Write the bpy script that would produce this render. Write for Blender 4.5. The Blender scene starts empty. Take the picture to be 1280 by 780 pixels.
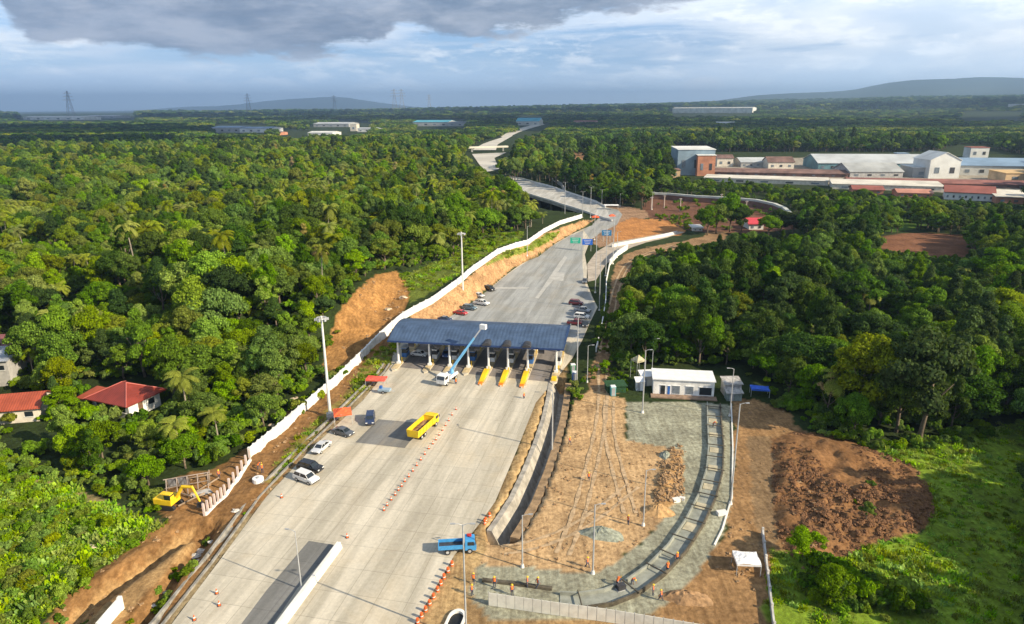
import bpy, bmesh, math, random
import numpy as np
from mathutils import Matrix, Vector
R = math.radians
rng = np.random.default_rng(11)
random.seed(5)
scene = bpy.context.scene
col = scene.collection

# ---------------------------------------------------------------- camera
H = 62.0; F = 853.0; PITCH = R(16.7); ROLL = R(0.4)
cam_d = bpy.data.cameras.new('camera'); cam = bpy.data.objects.new('camera', cam_d); col.objects.link(cam)
cam_d.sensor_width = 36; cam_d.lens = F/1280*36; cam_d.clip_start = 0.5; cam_d.clip_end = 90000
cam.matrix_world = Matrix.Translation((0, 0, H)) @ Matrix.Rotation(math.pi/2-PITCH, 4, 'X') @ Matrix.Rotation(-ROLL, 4, 'Z')
scene.camera = cam

# ---------------------------------------------------------------- light and exposure
SUN_EL = 29.0; SUN_AZ = 117.0            # azimuth clockwise from +Y: the sun is to the right and a little behind
scene.view_settings.view_transform = 'Standard'; scene.view_settings.look = 'None'
scene.view_settings.exposure = 0.78; scene.view_settings.gamma = 1
sd = bpy.data.lights.new('sun', 'SUN'); sd.energy = 5.0; sd.angle = R(0.5); sd.color = (1, 0.86, 0.64)
sun = bpy.data.objects.new('sun', sd); col.objects.link(sun)
SDIR = Vector((math.sin(R(SUN_AZ))*math.cos(R(SUN_EL)), math.cos(R(SUN_AZ))*math.cos(R(SUN_EL)), math.sin(R(SUN_EL))))
sun.rotation_euler = SDIR.to_track_quat('Z', 'Y').to_euler()

class NT:
    """small helper for node trees"""
    def __init__(s, t): s.t = t; s.n = t.nodes; s.l = t.links
    def node(s, ty, **kw):
        n = s.n.new(ty)
        for k, v in kw.items(): setattr(n, k, v)
        return n
    def put(s, sock, v):
        if isinstance(v, bpy.types.NodeSocket): s.l.new(v, sock)
        elif v is not None: sock.default_value = v
    def math(s, op, a, b=None, c=None, clamp=False):
        n = s.node('ShaderNodeMath', operation=op, use_clamp=clamp)
        for i, v in enumerate((a, b, c)):
            if v is not None: s.put(n.inputs[i], v)
        return n.outputs[0]
    def mix(s, fac, a, b, blend='MIX'):
        n = s.node('ShaderNodeMix', data_type='RGBA', blend_type=blend)
        s.put(n.inputs[0], fac)
        for i, v in ((6, a), (7, b)):
            s.put(n.inputs[i], (*v, 1) if isinstance(v, tuple) and len(v) == 3 else v)
        return n.outputs[2]
    def noise(s, vec, scale, detail=3, rough=.55, dist=0.):
        n = s.node('ShaderNodeTexNoise')
        if vec is not None: s.l.new(vec, n.inputs['Vector'])
        n.inputs['Scale'].default_value = scale; n.inputs['Detail'].default_value = detail
        n.inputs['Roughness'].default_value = rough; n.inputs['Distortion'].default_value = dist
        return n.outputs[0]
    def ramp(s, v, lo, hi, a=0., b=1., smooth=True):
        n = s.node('ShaderNodeMapRange', interpolation_type='SMOOTHSTEP' if smooth else 'LINEAR')
        s.put(n.inputs[0], v); n.inputs[1].default_value = lo; n.inputs[2].default_value = hi
        n.inputs[3].default_value = a; n.inputs[4].default_value = b
        return n.outputs[0]

def make_world():
    w = bpy.data.worlds.new('World'); scene.world = w; w.use_nodes = True
    t = NT(w.node_tree); t.n.clear()
    out = t.node('ShaderNodeOutputWorld'); bg = t.node('ShaderNodeBackground'); t.l.new(bg.outputs[0], out.inputs[0])
    bg.inputs[1].default_value = 0.1
    sky = t.node('ShaderNodeTexSky', sky_type='NISHITA', sun_disc=False)
    sky.sun_elevation = R(SUN_EL); sky.sun_rotation = R(SUN_AZ); sky.altitude = 60; sky.dust_density = 0.6; sky.ozone_density = 2.5
    tc = t.node('ShaderNodeTexCoord'); sx = t.node('ShaderNodeSeparateXYZ'); t.l.new(tc.outputs['Generated'], sx.inputs[0])
    x, y, z = sx.outputs
    az = t.math('ARCTAN2', x, y)                       # 0 straight ahead, + to the right
    hyp = t.math('SQRT', t.math('ADD', t.math('MULTIPLY', x, x), t.math('MULTIPLY', y, y)))
    el = t.math('ARCTAN2', z, hyp)
    cv = t.node('ShaderNodeCombineXYZ'); t.put(cv.inputs[0], az); t.put(cv.inputs[1], t.math('MULTIPLY', el, 3.2))
    # (az, el) noise; far clouds are squashed near the horizon
    n1 = t.noise(cv.outputs[0], 5.5, 6, .58, .25); 
    cv2 = t.node('ShaderNodeCombineXYZ'); t.put(cv2.inputs[0], az); t.put(cv2.inputs[1], t.math('MULTIPLY', el, 9.0)); cv2.inputs[2].default_value = 3.3
    n2 = t.noise(cv2.outputs[0], 3.2, 6, .6, .35)
    nf = t.noise(cv.outputs[0], 16, 5, .62, .2)
    # stretch the low sky to a clean blue
    skyc = t.mix(0.62, sky.outputs[0], (2.1, 3.9, 7.0))
    # high thin veil: pale streaks, denser to the right
    right = t.ramp(az, -.10, .45)
    veil = t.ramp(t.math('ADD', n2, t.math('MULTIPLY', right, .20)), .43, .66, 0, 1)
    veilc = t.mix(t.ramp(n1, .35, .65), (5.6, 6.5, 7.7), (8.0, 8.4, 8.8))
    c = t.mix(t.math('MULTIPLY', veil, .86), skyc, veilc)
    # brighter breaks high left and beside the dark bank
    lit = t.ramp(t.math('ADD', nf, t.math('MULTIPLY', n1, .6)), .78, .98)
    c = t.mix(t.math('MULTIPLY', lit, .55), c, (9.2, 9.4, 9.6))
    # low cumulus beside the mountains
    fb = t.math('MULTIPLY', t.ramp(t.math('ABSOLUTE', t.math('SUBTRACT', az, .262)), 0, .055, 1, 0), t.ramp(t.math('ABSOLUTE', t.math('SUBTRACT', el, .026)), 0, .02, 1, 0))
    c = t.mix(t.ramp(t.math('MULTIPLY', fb, t.math('ADD', nf, .45)), .25, .7, 0, .8), c, (7.2, 6.9, 6.9))
    # the dark bank of cloud: its lower edge as a curve of azimuth
    def fcurve(v, lo, hi, pts):
        m = t.ramp(v, lo, hi, 0, 1, False)
        fc = t.node('ShaderNodeFloatCurve'); t.l.new(m, fc.inputs['Value'])
        cu = fc.mapping.curves[0]
        for i, (a, b) in enumerate(pts):
            if i == 0: cu.points[0].location = (a, b)
            elif i == len(pts)-1: cu.points[-1].location = (a, b)
            else: cu.points.new(a, b)
        fc.mapping.update(); return fc.outputs[0]
    def az_of(px): return (math.atan((px-640)/905.)+.7)/1.4
    def el_of(px, py):      # elevation of a sky pixel
        u = (px-640)/F; v = (390-py)/F
        u, v = u*math.cos(ROLL)+v*math.sin(ROLL), v*math.cos(ROLL)-u*math.sin(ROLL)
        yy = math.cos(PITCH)+v*math.sin(PITCH); zz = -math.sin(PITCH)+v*math.cos(PITCH)
        return math.atan2(zz, math.hypot(u, yy))
    edge = [(-80, -60), (0, -20), (22, 22), (38, 46), (60, 56), (95, 42), (130, 58), (200, 72), (300, 74), (420, 70), (480, 60), (510, 34), (530, 44), (570, 54), (640, 46), (720, 32), (790, 16), (870, 0), (980, -60)]
    pts = [(az_of(p), min(1, el_of(p, q)/.25)) for p, q in edge]
    pts = [(0, .75)]+pts+[(1, .95)]
    ed = t.math('MULTIPLY', fcurve(az, -.7, .7, pts), .25)
    d = t.math('SUBTRACT', t.math('ADD', el, t.math('MULTIPLY', t.math('SUBTRACT', nf, .5), .07)), ed)
    d = t.math('ADD', d, t.math('MULTIPLY', t.math('SUBTRACT', n1, .5), .07))
    dm = t.ramp(d, -.004, .014)
    # kept dark on up to the zenith, out of view, to cut sky fill
    top = t.ramp(t.math('ADD', el, t.math('MULTIPLY', n1, .2)), .34, .55, 1, .86)
    dkc = t.mix(t.ramp(t.math('ADD', t.math('MULTIPLY', nf, .35), n1), .50, .86), (1.25, 1.7, 2.5), (3.1, 3.5, 4.3))
    c = t.mix(t.math('MULTIPLY', t.math('MULTIPLY', dm, top), .93), c, dkc)
    # blue band just over the horizon, left of centre
    hb = t.math('MULTIPLY', t.ramp(el, .0, .055, 1, 0), t.ramp(az, .25, -.25, 0, 1))
    c = t.mix(t.math('MULTIPLY', hb, .70), c, (2.6, 4.7, 8.2))
    c = t.mix(t.ramp(el, .0, .08, .75, 0), c, (7.4, 9.4, 12.0))
    t.l.new(c, bg.inputs[0])
make_world()

# ---------------------------------------------------------------- pixel <-> place
def P(px, py, z=0.):
    u = (px-640)/F; v = (390-py)/F; c, s = math.cos(ROLL), math.sin(ROLL)
    u, v = u*c+v*s, v*c-u*s
    dy = math.cos(PITCH)+v*math.sin(PITCH); dz = -math.sin(PITCH)+v*math.cos(PITCH)
    t = (H-z)/(-dz); return Vector((u*t, dy*t, z))
def proj(x, y, z):
    """world arrays -> photo pixels"""
    x = np.asarray(x, float); y = np.asarray(y, float); zz = np.asarray(z, float)-H
    dep = y*math.cos(PITCH)-zz*math.sin(PITCH); up = y*math.sin(PITCH)+zz*math.cos(PITCH)
    dep = np.where(dep < 1, 1, dep); u = x/dep; v = up/dep; c, s = math.cos(ROLL), math.sin(ROLL)
    u, v = u*c-v*s, v*c+u*s
    return 640+u*F, 390-v*F, dep
def inpoly(px, py, poly):
    px = np.asarray(px); py = np.asarray(py); ins = np.zeros(px.shape, bool); n = len(poly)
    for i in range(n):
        x1, y1 = poly[i][:2]; x2, y2 = poly[(i+1) % n][:2]
        if y1 == y2: continue
        c = ((y1 > py) != (y2 > py)) & (px < (x2-x1)*(py-y1)/(y2-y1)+x1); ins ^= c
    return ins
def distpoly(x, y, pts, closed=True):
    d = np.full(np.shape(x), 1e9); n = len(pts)
    for i in range(n if closed else n-1):
        a = pts[i]; b = pts[(i+1) % n]; dx, dy = b[0]-a[0], b[1]-a[1]; L = dx*dx+dy*dy+1e-9
        t = np.clip(((x-a[0])*dx+(y-a[1])*dy)/L, 0, 1)
        d = np.minimum(d, np.hypot(x-a[0]-t*dx, y-a[1]-t*dy))
    return d
def sstep(a, b, x):
    t = np.clip((x-a)/(b-a), 0, 1); return t*t*(3-2*t)
_tab = np.random.default_rng(3).random((256, 256))
def vnoise(x, y, s):
    x = np.asarray(x)/s; y = np.asarray(y)/s; xi = np.floor(x).astype(int); yi = np.floor(y).astype(int); fx = x-xi; fy = y-yi
    fx = fx*fx*(3-2*fx); fy = fy*fy*(3-2*fy); T = lambda i, j: _tab[i & 255, j & 255]
    return (T(xi, yi)*(1-fx)+T(xi+1, yi)*fx)*(1-fy)+(T(xi, yi+1)*(1-fx)+T(xi+1, yi+1)*fx)*fy
def fnoise(x, y, s, o=4):
    a = 0; w = .5; tot = 0
    for k in range(o): a = a+w*vnoise(x+37*k, y-19*k, s/2**k); tot += w; w *= .55
    return a/tot

# ---------------------------------------------------------------- materials
M = {}
def mat(name, c, rough=.7, var=.12, scale=1., metal=0., bump=0., spec=.4, c2=None, stretch=None, coords='Object', coat=0.):
    if name in M: return M[name]
    m = bpy.data.materials.new(name); m.use_nodes = True; t = NT(m.node_tree); b = t.n['Principled BSDF']
    tc = t.node('ShaderNodeTexCoord'); vec = tc.outputs[coords]
    if stretch:
        mp = t.node('ShaderNodeMapping'); t.l.new(vec, mp.inputs[0]); mp.inputs['Scale'].default_value = stretch; vec = mp.outputs[0]
    n = t.noise(vec, scale, 5, .6)
    d = tuple(max(0, v*(1-var*1.6)) for v in c) if c2 is None else c2
    e = tuple(min(1, v*(1+var)) for v in c)
    t.l.new(t.mix(t.ramp(n, .3, .7), d, e), b.inputs['Base Color'])
    b.inputs['Roughness'].default_value = rough; b.inputs['Metallic'].default_value = metal; b.inputs['Specular IOR Level'].default_value = spec
    b.inputs['Coat Weight'].default_value = coat
    if bump:
        bp = t.node('ShaderNodeBump'); bp.inputs['Strength'].default_value = bump; bp.inputs['Distance'].default_value = .1
        t.l.new(t.noise(vec, scale*4, 4, .6), bp.inputs['Height']); t.l.new(bp.outputs[0], b.inputs['Normal'])
    M[name] = m; return m
def ribbed(name, c, period, axis=0, rough=.45, metal=.2, var=.15):
    m = mat(name, c, rough, var, .35, metal, 0, .4); t = NT(m.node_tree); b = t.n['Principled BSDF']
    tc = t.node('ShaderNodeTexCoord'); sx = t.node('ShaderNodeSeparateXYZ'); t.l.new(tc.outputs['Object'], sx.inputs[0])
    w = t.math('SINE', t.math('MULTIPLY', sx.outputs[axis], 2*math.pi/period))
    bp = t.node('ShaderNodeBump'); bp.inputs['Strength'].default_value = .45; bp.inputs['Distance'].default_value = .04
    t.l.new(w, bp.inputs['Height']); t.l.new(bp.outputs[0], b.inputs['Normal']); return m

# ---------------------------------------------------------------- object helpers
def tag(o, label=None, cat=None, group=None, kind=None):
    if label: o['label'] = label
    if cat: o['category'] = cat
    if group: o['group'] = group
    if kind: o['kind'] = kind
    return o
def thing(name, label, cat, loc=(0, 0, 0), rz=0., group=None):
    o = bpy.data.objects.new(name, None); col.objects.link(o); o.location = loc; o.rotation_euler = (0, 0, rz)
    o.empty_display_size = .5
    return tag(o, label, cat, group)
def children_of(o, _cache={}): return [c for c in KIDS.get(o.name, [])]
KIDS = {}
def link(o, parent=None):
    col.objects.link(o)
    if parent is not None: o.parent = parent; KIDS.setdefault(parent.name, []).append(o)
    return o
def copy_tree(o, parent=None):
    c = o.copy(); link(c, parent)
    for ch in KIDS.get(o.name, []): copy_tree(ch, c)
    return c
def copy_thing(o, loc, rz, label, group=None, scale=1., cat=None):
    c = copy_tree(o); c.location = loc; c.rotation_euler = (0, 0, rz); c.scale = (scale,)*3 if not hasattr(scale, '__len__') else scale
    c['label'] = label
    if group: c['group'] = group
    return c
class MB:
    def __init__(s): s.v = []; s.f = []; s.m = []
    def add(s, v, f, mi=0):
        o = len(s.v); s.v += [tuple(a) for a in v]; s.f += [tuple(i+o for i in q) for q in f]; s.m += [mi]*len(f); return s
    def box(s, c, d, rz=0., mi=0, taper=1., ry=0., rx=0.):
        x, y, z = d[0]/2, d[1]/2, d[2]/2; v = []
        for dz in (-1, 1):
            k = taper if dz > 0 else 1
            for a, b in ((-1, -1), (1, -1), (1, 1), (-1, 1)): v.append(Vector((a*x*k, b*y*k, dz*z)))
        if rx or ry or rz:
            mt = Matrix.Rotation(rz, 3, 'Z') @ Matrix.Rotation(ry, 3, 'Y') @ Matrix.Rotation(rx, 3, 'X'); v = [mt @ a for a in v]
        c = Vector(c); v = [a+c for a in v]
        return s.add(v, [(3, 2, 1, 0), (4, 5, 6, 7), (0, 1, 5, 4), (1, 2, 6, 5), (2, 3, 7, 6), (3, 0, 4, 7)], mi)
    def tube(s, a, b, r0, r1=None, n=8, mi=0, cap=True):
        a = Vector(a); b = Vector(b); r1 = r0 if r1 is None else r1; d = (b-a).normalized()
        u = d.orthogonal().normalized(); w = d.cross(u); v = []
        for q, r in ((a, r0), (b, r1)):
            for k in range(n): t = 2*math.pi*k/n; v.append(q+u*math.cos(t)*r+w*math.sin(t)*r)
        f = [(k, (k+1) % n, n+(k+1) % n, n+k) for k in range(n)]
        if cap: f += [tuple(range(n-1, -1, -1)), tuple(range(n, 2*n))]
        return s.add(v, f, mi)
    def path(s, pts, rad, n=6, mi=0):
        """bent tube through points, radius per point"""
        pts = [Vector(p) for p in pts]; v = []
        for i, p in enumerate(pts):
            d = (pts[min(i+1, len(pts)-1)]-pts[max(i-1, 0)]).normalized(); u = d.cross(Vector((0.3, 1, .1))).normalized(); w = d.cross(u)
            r = rad[i] if hasattr(rad, '__len__') else rad
            for k in range(n): t = 2*math.pi*k/n; v.append(p+u*math.cos(t)*r+w*math.sin(t)*r)
        f = [(i*n+k, i*n+(k+1) % n, (i+1)*n+(k+1) % n, (i+1)*n+k) for i in range(len(pts)-1) for k in range(n)]
        f += [tuple(range(n-1, -1, -1)), tuple(range((len(pts)-1)*n, len(pts)*n))]
        return s.add(v, f, mi)
    def prism(s, poly, z0, z1, mi=0):
        n = len(poly); v = [(p[0], p[1], z0) for p in poly]+[(p[0], p[1], z1) for p in poly]
        f = [tuple(range(n-1, -1, -1)), tuple(range(n, 2*n))]+[(k, (k+1) % n, n+(k+1) % n, n+k) for k in range(n)]
        return s.add(v, f, mi)
    def side(s, prof, x0, x1, mi=0, tx=1.):
        """profile in (y,z) extruded along x"""
        n = len(prof); v = [(x0, p[0], p[1]) for p in prof]+[(x1, p[0], p[1]) for p in prof]
        f = [tuple(range(n)), tuple(range(2*n-1, n-1, -1))]+[(n+k, n+(k+1) % n, (k+1) % n, k) for k in range(n)]
        return s.add(v, f, mi)
    def sweep(s, path, prof, mi=0, closed=True):
        """closed or open profile of (offset to the right, z) along a list of points"""
        pts = [Vector(p) for p in path]; n = len(prof); v = []
        for i, p in enumerate(pts):
            d = pts[min(i+1, len(pts)-1)]-pts[max(i-1, 0)]; d.z = 0; d.normalize(); r = Vector((d.y, -d.x, 0))
            for a, b in prof: v.append(p+r*a+Vector((0, 0, b)))
        f = []
        for i in range(len(pts)-1):
            for k in range(n if closed else n-1): f.append((i*n+k, (i+1)*n+k, (i+1)*n+(k+1) % n, i*n+(k+1) % n))
        if closed: f += [tuple(range(n)), tuple(range(len(pts)*n-1, (len(pts)-1)*n-1, -1))]
        return s.add(v, f, mi)
    def blob(s, c, r, seed=0, mi=0, seg=10, rings=6, amp=.2):
        rr = random.Random(seed); ph = [rr.random()*6 for _ in range(6)]; v = []; c = Vector(c)
        for i in range(rings+1):
            th = math.pi*i/rings
            for k in range(seg):
                a = 2*math.pi*k/seg; w = 1+amp*(math.sin(3*a+ph[0])*math.sin(2*th+ph[1])+.6*math.sin(5*a+ph[2]+3*th))
                v.append(c+Vector((r[0]*math.sin(th)*math.cos(a)*w, r[1]*math.sin(th)*math.sin(a)*w, r[2]*math.cos(th)*w)))
        return s.add(v, [(i*seg+k, (i+1)*seg+k, (i+1)*seg+(k+1) % seg, i*seg+(k+1) % seg) for i in range(rings) for k in range(seg)], mi)
    def build(s, name, mats, parent=None, bevel=0., smooth=False, loc=None, rz=None):
        me = bpy.data.meshes.new(name); me.from_pydata(s.v, [], s.f)
        for m in (mats if isinstance(mats, (list, tuple)) else [mats]): me.materials.append(m)
        me.polygons.foreach_set('material_index', s.m)
        bm = bmesh.new(); bm.from_mesh(me)
        bmesh.ops.remove_doubles(bm, verts=bm.verts, dist=1e-5)
        bmesh.ops.recalc_face_normals(bm, faces=bm.faces)
        if bevel: bmesh.ops.bevel(bm, geom=[e for e in bm.edges if e.calc_face_angle(0) > .5], offset=bevel, segments=2, affect='EDGES', profile=.7)
        bm.to_mesh(me); bm.free()
        if smooth:
            me.polygons.foreach_set('use_smooth', [True]*len(me.polygons))
            if hasattr(me, 'set_sharp_from_angle'): me.set_sharp_from_angle(angle=R(40))
        o = bpy.data.objects.new(name, me)
        if loc is not None: o.location = loc
        if rz is not None: o.rotation_euler = (0, 0, rz)
        return link(o, parent)
def sheet(name, pts, m, kind='structure', z=None):
    """flat polygon laid on the ground"""
    me = bpy.data.meshes.new(name); bm = bmesh.new()
    f = bm.faces.new([bm.verts.new((p[0], p[1], p[2] if z is None else z)) for p in pts]); bm.normal_update()
    if f.normal.z < 0: f.normal_flip()
    bmesh.ops.triangulate(bm, faces=bm.faces[:]); bm.to_mesh(me); bm.free(); me.materials.append(m)
    o = bpy.data.objects.new(name, me); link(o); o['kind'] = kind; return o
# ================================================================ GROUND
# bank beyond the toll plaza (white wall stands on its edge) and the higher wooded hill behind it
wall_px = [(497, 408), (518, 390), (540, 375), (577, 350), (600, 333), (622, 316), (645, 307), (660, 303), (680, 290), (700, 281), (727, 274)]
WALLZ = [1.5, 3.5, 5, 6, 6, 6, 6, 6, 5, 4, 3]
WALL_FAR = [P(a, b, z) for (a, b), z in zip(wall_px, WALLZ)]
BANK = [(p.x, p.y) for p in WALL_FAR]+[(-10, 470), (-90, 420), (-130, 300), (-75, 205), (-52, 190)]
HILL = [(-52, 190), (-50, 206), (-47, 228), (-42, 248), (-37, 268), (-60, 330), (-120, 300), (-130, 220), (-80, 180)]
RAVINE = [(-25, 600), (-14, 520), (2, 470), (20, 432), (40, 418), (62, 423), (40, 470), (12, 560), (0, 620)]
DITCH = [P(*p) for p in ((700, 478), (697, 500), (692, 525), (683, 555), (671, 588), (655, 625), (640, 650), (628, 668))]
TRENCH = [([P(*p) for p in ((60, 800), (110, 752), (165, 712), (215, 676), (240, 660))], 2.6, 2.3), ([P(*p) for p in ((158, 800), (190, 762), (222, 718), (246, 682), (262, 655))], 1.5, 1.5)]
mount_r = [(860, 0), (900, 9), (935, 15), (960, 17), (1010, 20), (1050, 22), (1075, 30), (1100, 35), (1130, 37), (1165, 36), (1195, 37), (1230, 33), (1280, 29), (1360, 22), (1500, 10)]
mount_l = [(180, 0), (230, 5), (300, 9), (360, 17), (395, 22), (430, 24), (455, 19), (490, 10), (530, 3), (560, 0)]
def height(x, y):
    x = np.asarray(x, float); y = np.asarray(y, float)
    d = np.hypot(x, y)
    h = np.zeros(np.broadcast(x, y).shape)
    near = (np.abs(x) < 400) & (y < 800) & (y > 30)
    if near.any():
        xs = x[near]; ys = y[near]
        jx = (fnoise(xs, ys, 9)-.5)*3; jy = (fnoise(xs+99, ys, 9)-.5)*3
        ins = inpoly(xs+jx*.4, ys+jy*.4, BANK); ds = distpoly(xs, ys, BANK); sd_ = np.where(ins, ds, -ds)
        wy = np.interp(ys, [175, 200, 235, 400], [1.5, 3.5, 6, 3.2])
        hh = wy*sstep(-6.5, -.6, sd_)
        ins = inpoly(xs+jx, ys+jy, HILL); ds = distpoly(xs+jx, ys+jy, HILL); sd_ = np.where(ins, ds, -ds)
        hh = np.maximum(hh, hh*(1-sstep(-10, 2, sd_))+(10+2.5*(fnoise(xs, ys, 14)-.5)*2)*sstep(-12, 2, sd_))
        cp_ = proj(xs, ys, hh); cut = inpoly(cp_[0], cp_[1], Z_CUT)
        hh = hh+np.where(cut, 2.6*(fnoise(xs*1.0+ys*.55, ys*.25, 4.2, 3)-.55), 0)
        for line, wd, dp in TRENCH: q = distpoly(xs+1.6*(fnoise(xs, ys, 6)-.5), ys, line, False); hh = hh-dp*(1-sstep(wd*.35, wd, q))
        ins = inpoly(xs, ys, RAVINE); ds = distpoly(xs, ys, RAVINE); hh = hh-np.where(ins, np.minimum(ds*1.4, 13), 0)
        ds = distpoly(xs, ys, DITCH, False); hh = np.where(ds < 2.6, -3.6, hh)
        px, py, _ = proj(xs, ys, hh)
        till = inpoly(px, py, Z_TILL); dt = distpoly(px, py, Z_TILL)
        k = np.where(till, np.clip(dt/14, 0, 1), 0)
        hh = hh+k*(.7+1.4*(fnoise(xs, ys, 9, 2)-.5)+1.5*(fnoise(xs, ys, 4.5, 2)-.5)+1.5*(fnoise(xs+50, ys, 1.7, 2)-.5))
        dirt = inpoly(px, py, Z_LEFTDIRT)&~inpoly(px, py, Z_TRACKS); hh = hh+np.where(dirt, (fnoise(xs, ys, 5, 4)-.5)*2.0*np.clip(distpoly(px, py, Z_LEFTDIRT)/12, 0, 1), 0)
        yard = inpoly(px, py, Z_YARD); hh = hh+np.where(yard, (fnoise(xs, ys, 3.5, 4)-.5)*.35*np.clip(distpoly(px, py, Z_YARD)/14, 0, 1), 0)
        rg = inpoly(px, py, Z_RIM); hh = hh+np.where(rg, (.3+(fnoise(xs, ys, 2.2, 3)-.5)*1.2)*np.clip(distpoly(px, py, Z_RIM)/4, 0, 1), 0)
        road = inpoly(px, py, Z_ROADKEEP); hh = np.where(road, -.35, hh)
        h[near] = hh
    # rolling country and far mountains
    amp = sstep(1300, 5200, d)
    h = h+amp*(fnoise(x, y, 1500, 4)-.45)*34
    far = sstep(3200, 9500, d)
    h = h+far*np.clip(46+x*.014, 20, 190)*(.75+.5*fnoise(x+5000, y, 2600, 3))
    pxa = 640+F*(x/np.maximum(y, 1))*1.0
    for prof, dist, wid, mpp in ((mount_r, 14500, 2400, 17.6), (mount_l, 23500, 2600, 27.8)):
        a = np.interp(pxa, [p[0] for p in prof], [p[1] for p in prof])*mpp*(.50 if dist < 20000 else .62)*np.hypot(1, x/np.maximum(y, 1))
        g = np.exp(-((y-dist)/wid)**2)*(y > 0)
        h = h+a*g*(.86+.28*fnoise(x, y, 1300, 5))
    return h
# ---- zones as they lie on the ground (photo outline cast onto the ground)
Z_TILL = [(966, 548), (985, 541), (1012, 541), (1030, 546), (1062, 552), (1100, 566), (1140, 580), (1160, 604), (1168, 632), (1156, 660), (1128, 672), (1085, 682), (1052, 695), (1028, 712), (1008, 705), (985, 690), (972, 672), (966, 610)]
Z_GRASS = [(1050, 540), (1100, 558), (1180, 545), (1300, 520), (1300, 820), (955, 820), (965, 690), (985, 690), (1008, 705), (1028, 712), (1085, 682), (1156, 664), (1168, 632), (1160, 604), (1140, 580), (1100, 566)]
Z_BROWN_R = [(915, 500), (950, 500), (985, 515), (1003, 540), (1040, 545), (1030, 720), (966, 700), (968, 800), (790, 800), (850, 742), (905, 665), (918, 615)]
Z_TRACK_R = [(935, 545), (966, 545), (972, 680), (950, 690), (938, 620)]
Z_YARD = [(722, 495), (742, 488), (781, 497), (783, 550), (850, 562), (852, 600), (848, 622), (800, 682), (745, 718), (700, 712), (600, 705), (612, 672), (640, 665), (660, 640), (690, 580), (705, 540), (715, 510)]
Z_RIM = [(838, 558), (853, 558), (853, 620), (828, 645), (818, 640), (822, 600)]
Z_DIRTROAD = [(740, 490), (735, 470), (748, 440), (756, 400), (764, 360), (768, 332), (782, 318), (805, 310), (880, 296), (882, 290), (910, 290), (905, 300), (800, 322), (790, 336), (784, 365), (776, 400), (764, 430), (760, 470), (783, 492)]
Z_GRAVEL = [(783, 503), (880, 503), (912, 507), (916, 560), (916, 620), (905, 662), (880, 705), (850, 742), (812, 770), (760, 775), (612, 775), (585, 740), (598, 706), (640, 706), (700, 713), (743, 718), (800, 683), (848, 624), (853, 600), (853, 562), (785, 552)]
Z_STRIP = [(698, 450), (712, 450), (704, 500), (690, 545), (672, 590), (650, 632), (628, 668), (600, 700), (585, 740), (570, 800), (505, 800), (518, 778), (568, 692), (603, 648), (619, 625), (645, 565), (670, 501)]
Z_LEFTDIRT = [(30, 800), (75, 752), (130, 706), (185, 668), (208, 650), (200, 628), (212, 602), (240, 590), (262, 590), (300, 568), (330, 545), (352, 520), (384, 500), (430, 468), (470, 430), (495, 412), (500, 420), (470, 470), (440, 500), (400, 545), (330, 622), (270, 690), (205, 775), (185, 800)]
Z_TRACKS = [(60, 800), (120, 745), (200, 690), (228, 668), (243, 662), (235, 690), (180, 745), (130, 800)]
Z_CUT = [(402, 470), (410, 425), (424, 392), (440, 368), (468, 344), (497, 338), (508, 350), (512, 375), (500, 400), (470, 440), (420, 480)]
Z_VERGE = [(330, 600), (360, 560), (400, 520), (430, 492), (470, 440), (498, 425), (492, 445), (452, 492), (400, 540), (340, 605)]
Z_BANKFACE = [(497, 410), (518, 392), (540, 377), (577, 352), (600, 335), (622, 318), (645, 309), (660, 305), (680, 292), (727, 276), (745, 274), (725, 286), (700, 300), (680, 312), (640, 337), (610, 360), (580, 385), (556, 400), (505, 425)]
Z_BANKGRASS = [(606, 333), (622, 319), (645, 311), (662, 306), (684, 292), (700, 289), (690, 300), (664, 313), (640, 320)]
Z_CREST = [(500, 345), (540, 330), (566, 322), (585, 305), (620, 292), (655, 290), (650, 300), (620, 310), (577, 342), (540, 364), (515, 380), (506, 365)]
Z_GREEN_L = [(-50, 600), (60, 596), (190, 655), (208, 655), (128, 706), (70, 752), (20, 800), (-50, 800)]
Z_PATH = [(40, 597), (60, 600), (90, 612), (130, 625), (170, 643), (205, 655), (206, 661), (168, 650), (128, 632), (88, 619), (55, 606), (38, 603)]
Z_ORANGE = [(768, 292), (772, 280), (790, 272), (835, 276), (858, 288), (850, 294), (805, 300), (768, 304)]
Z_RETAIN = [(808, 243), (870, 248), (950, 252), (985, 262), (1003, 278), (1012, 284), (960, 290), (900, 292), (860, 288), (838, 277), (800, 270)]
Z_FARBROWN = [(1080, 305), (1115, 293), (1160, 290), (1215, 297), (1216, 322), (1180, 332), (1150, 326), (1110, 316)]
Z_CLEAR1 = [(935, 352), (945, 342), (975, 342), (978, 356), (950, 362)]
Z_CLEAR2 = [(1150, 318), (1190, 322), (1205, 335), (1180, 338), (1150, 328)]
Z_FARGREEN = [(640, 185), (655, 172), (700, 166), (760, 172), (800, 178), (850, 190), (800, 200), (760, 205), (735, 222), (700, 212), (672, 200)]
Z_FARSOIL = [(716, 192), (733, 187), (736, 205), (722, 208)]
Z_FACTORY = [(842, 214), (870, 214), (960, 224), (1050, 232), (1290, 247), (1290, 205), (1180, 200), (1010, 196), (960, 200), (860, 205)]
Z_MIDGREEN = [(1015, 262), (1060, 272), (1140, 268), (1160, 282), (1120, 290), (1070, 292), (1015, 280)]
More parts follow.
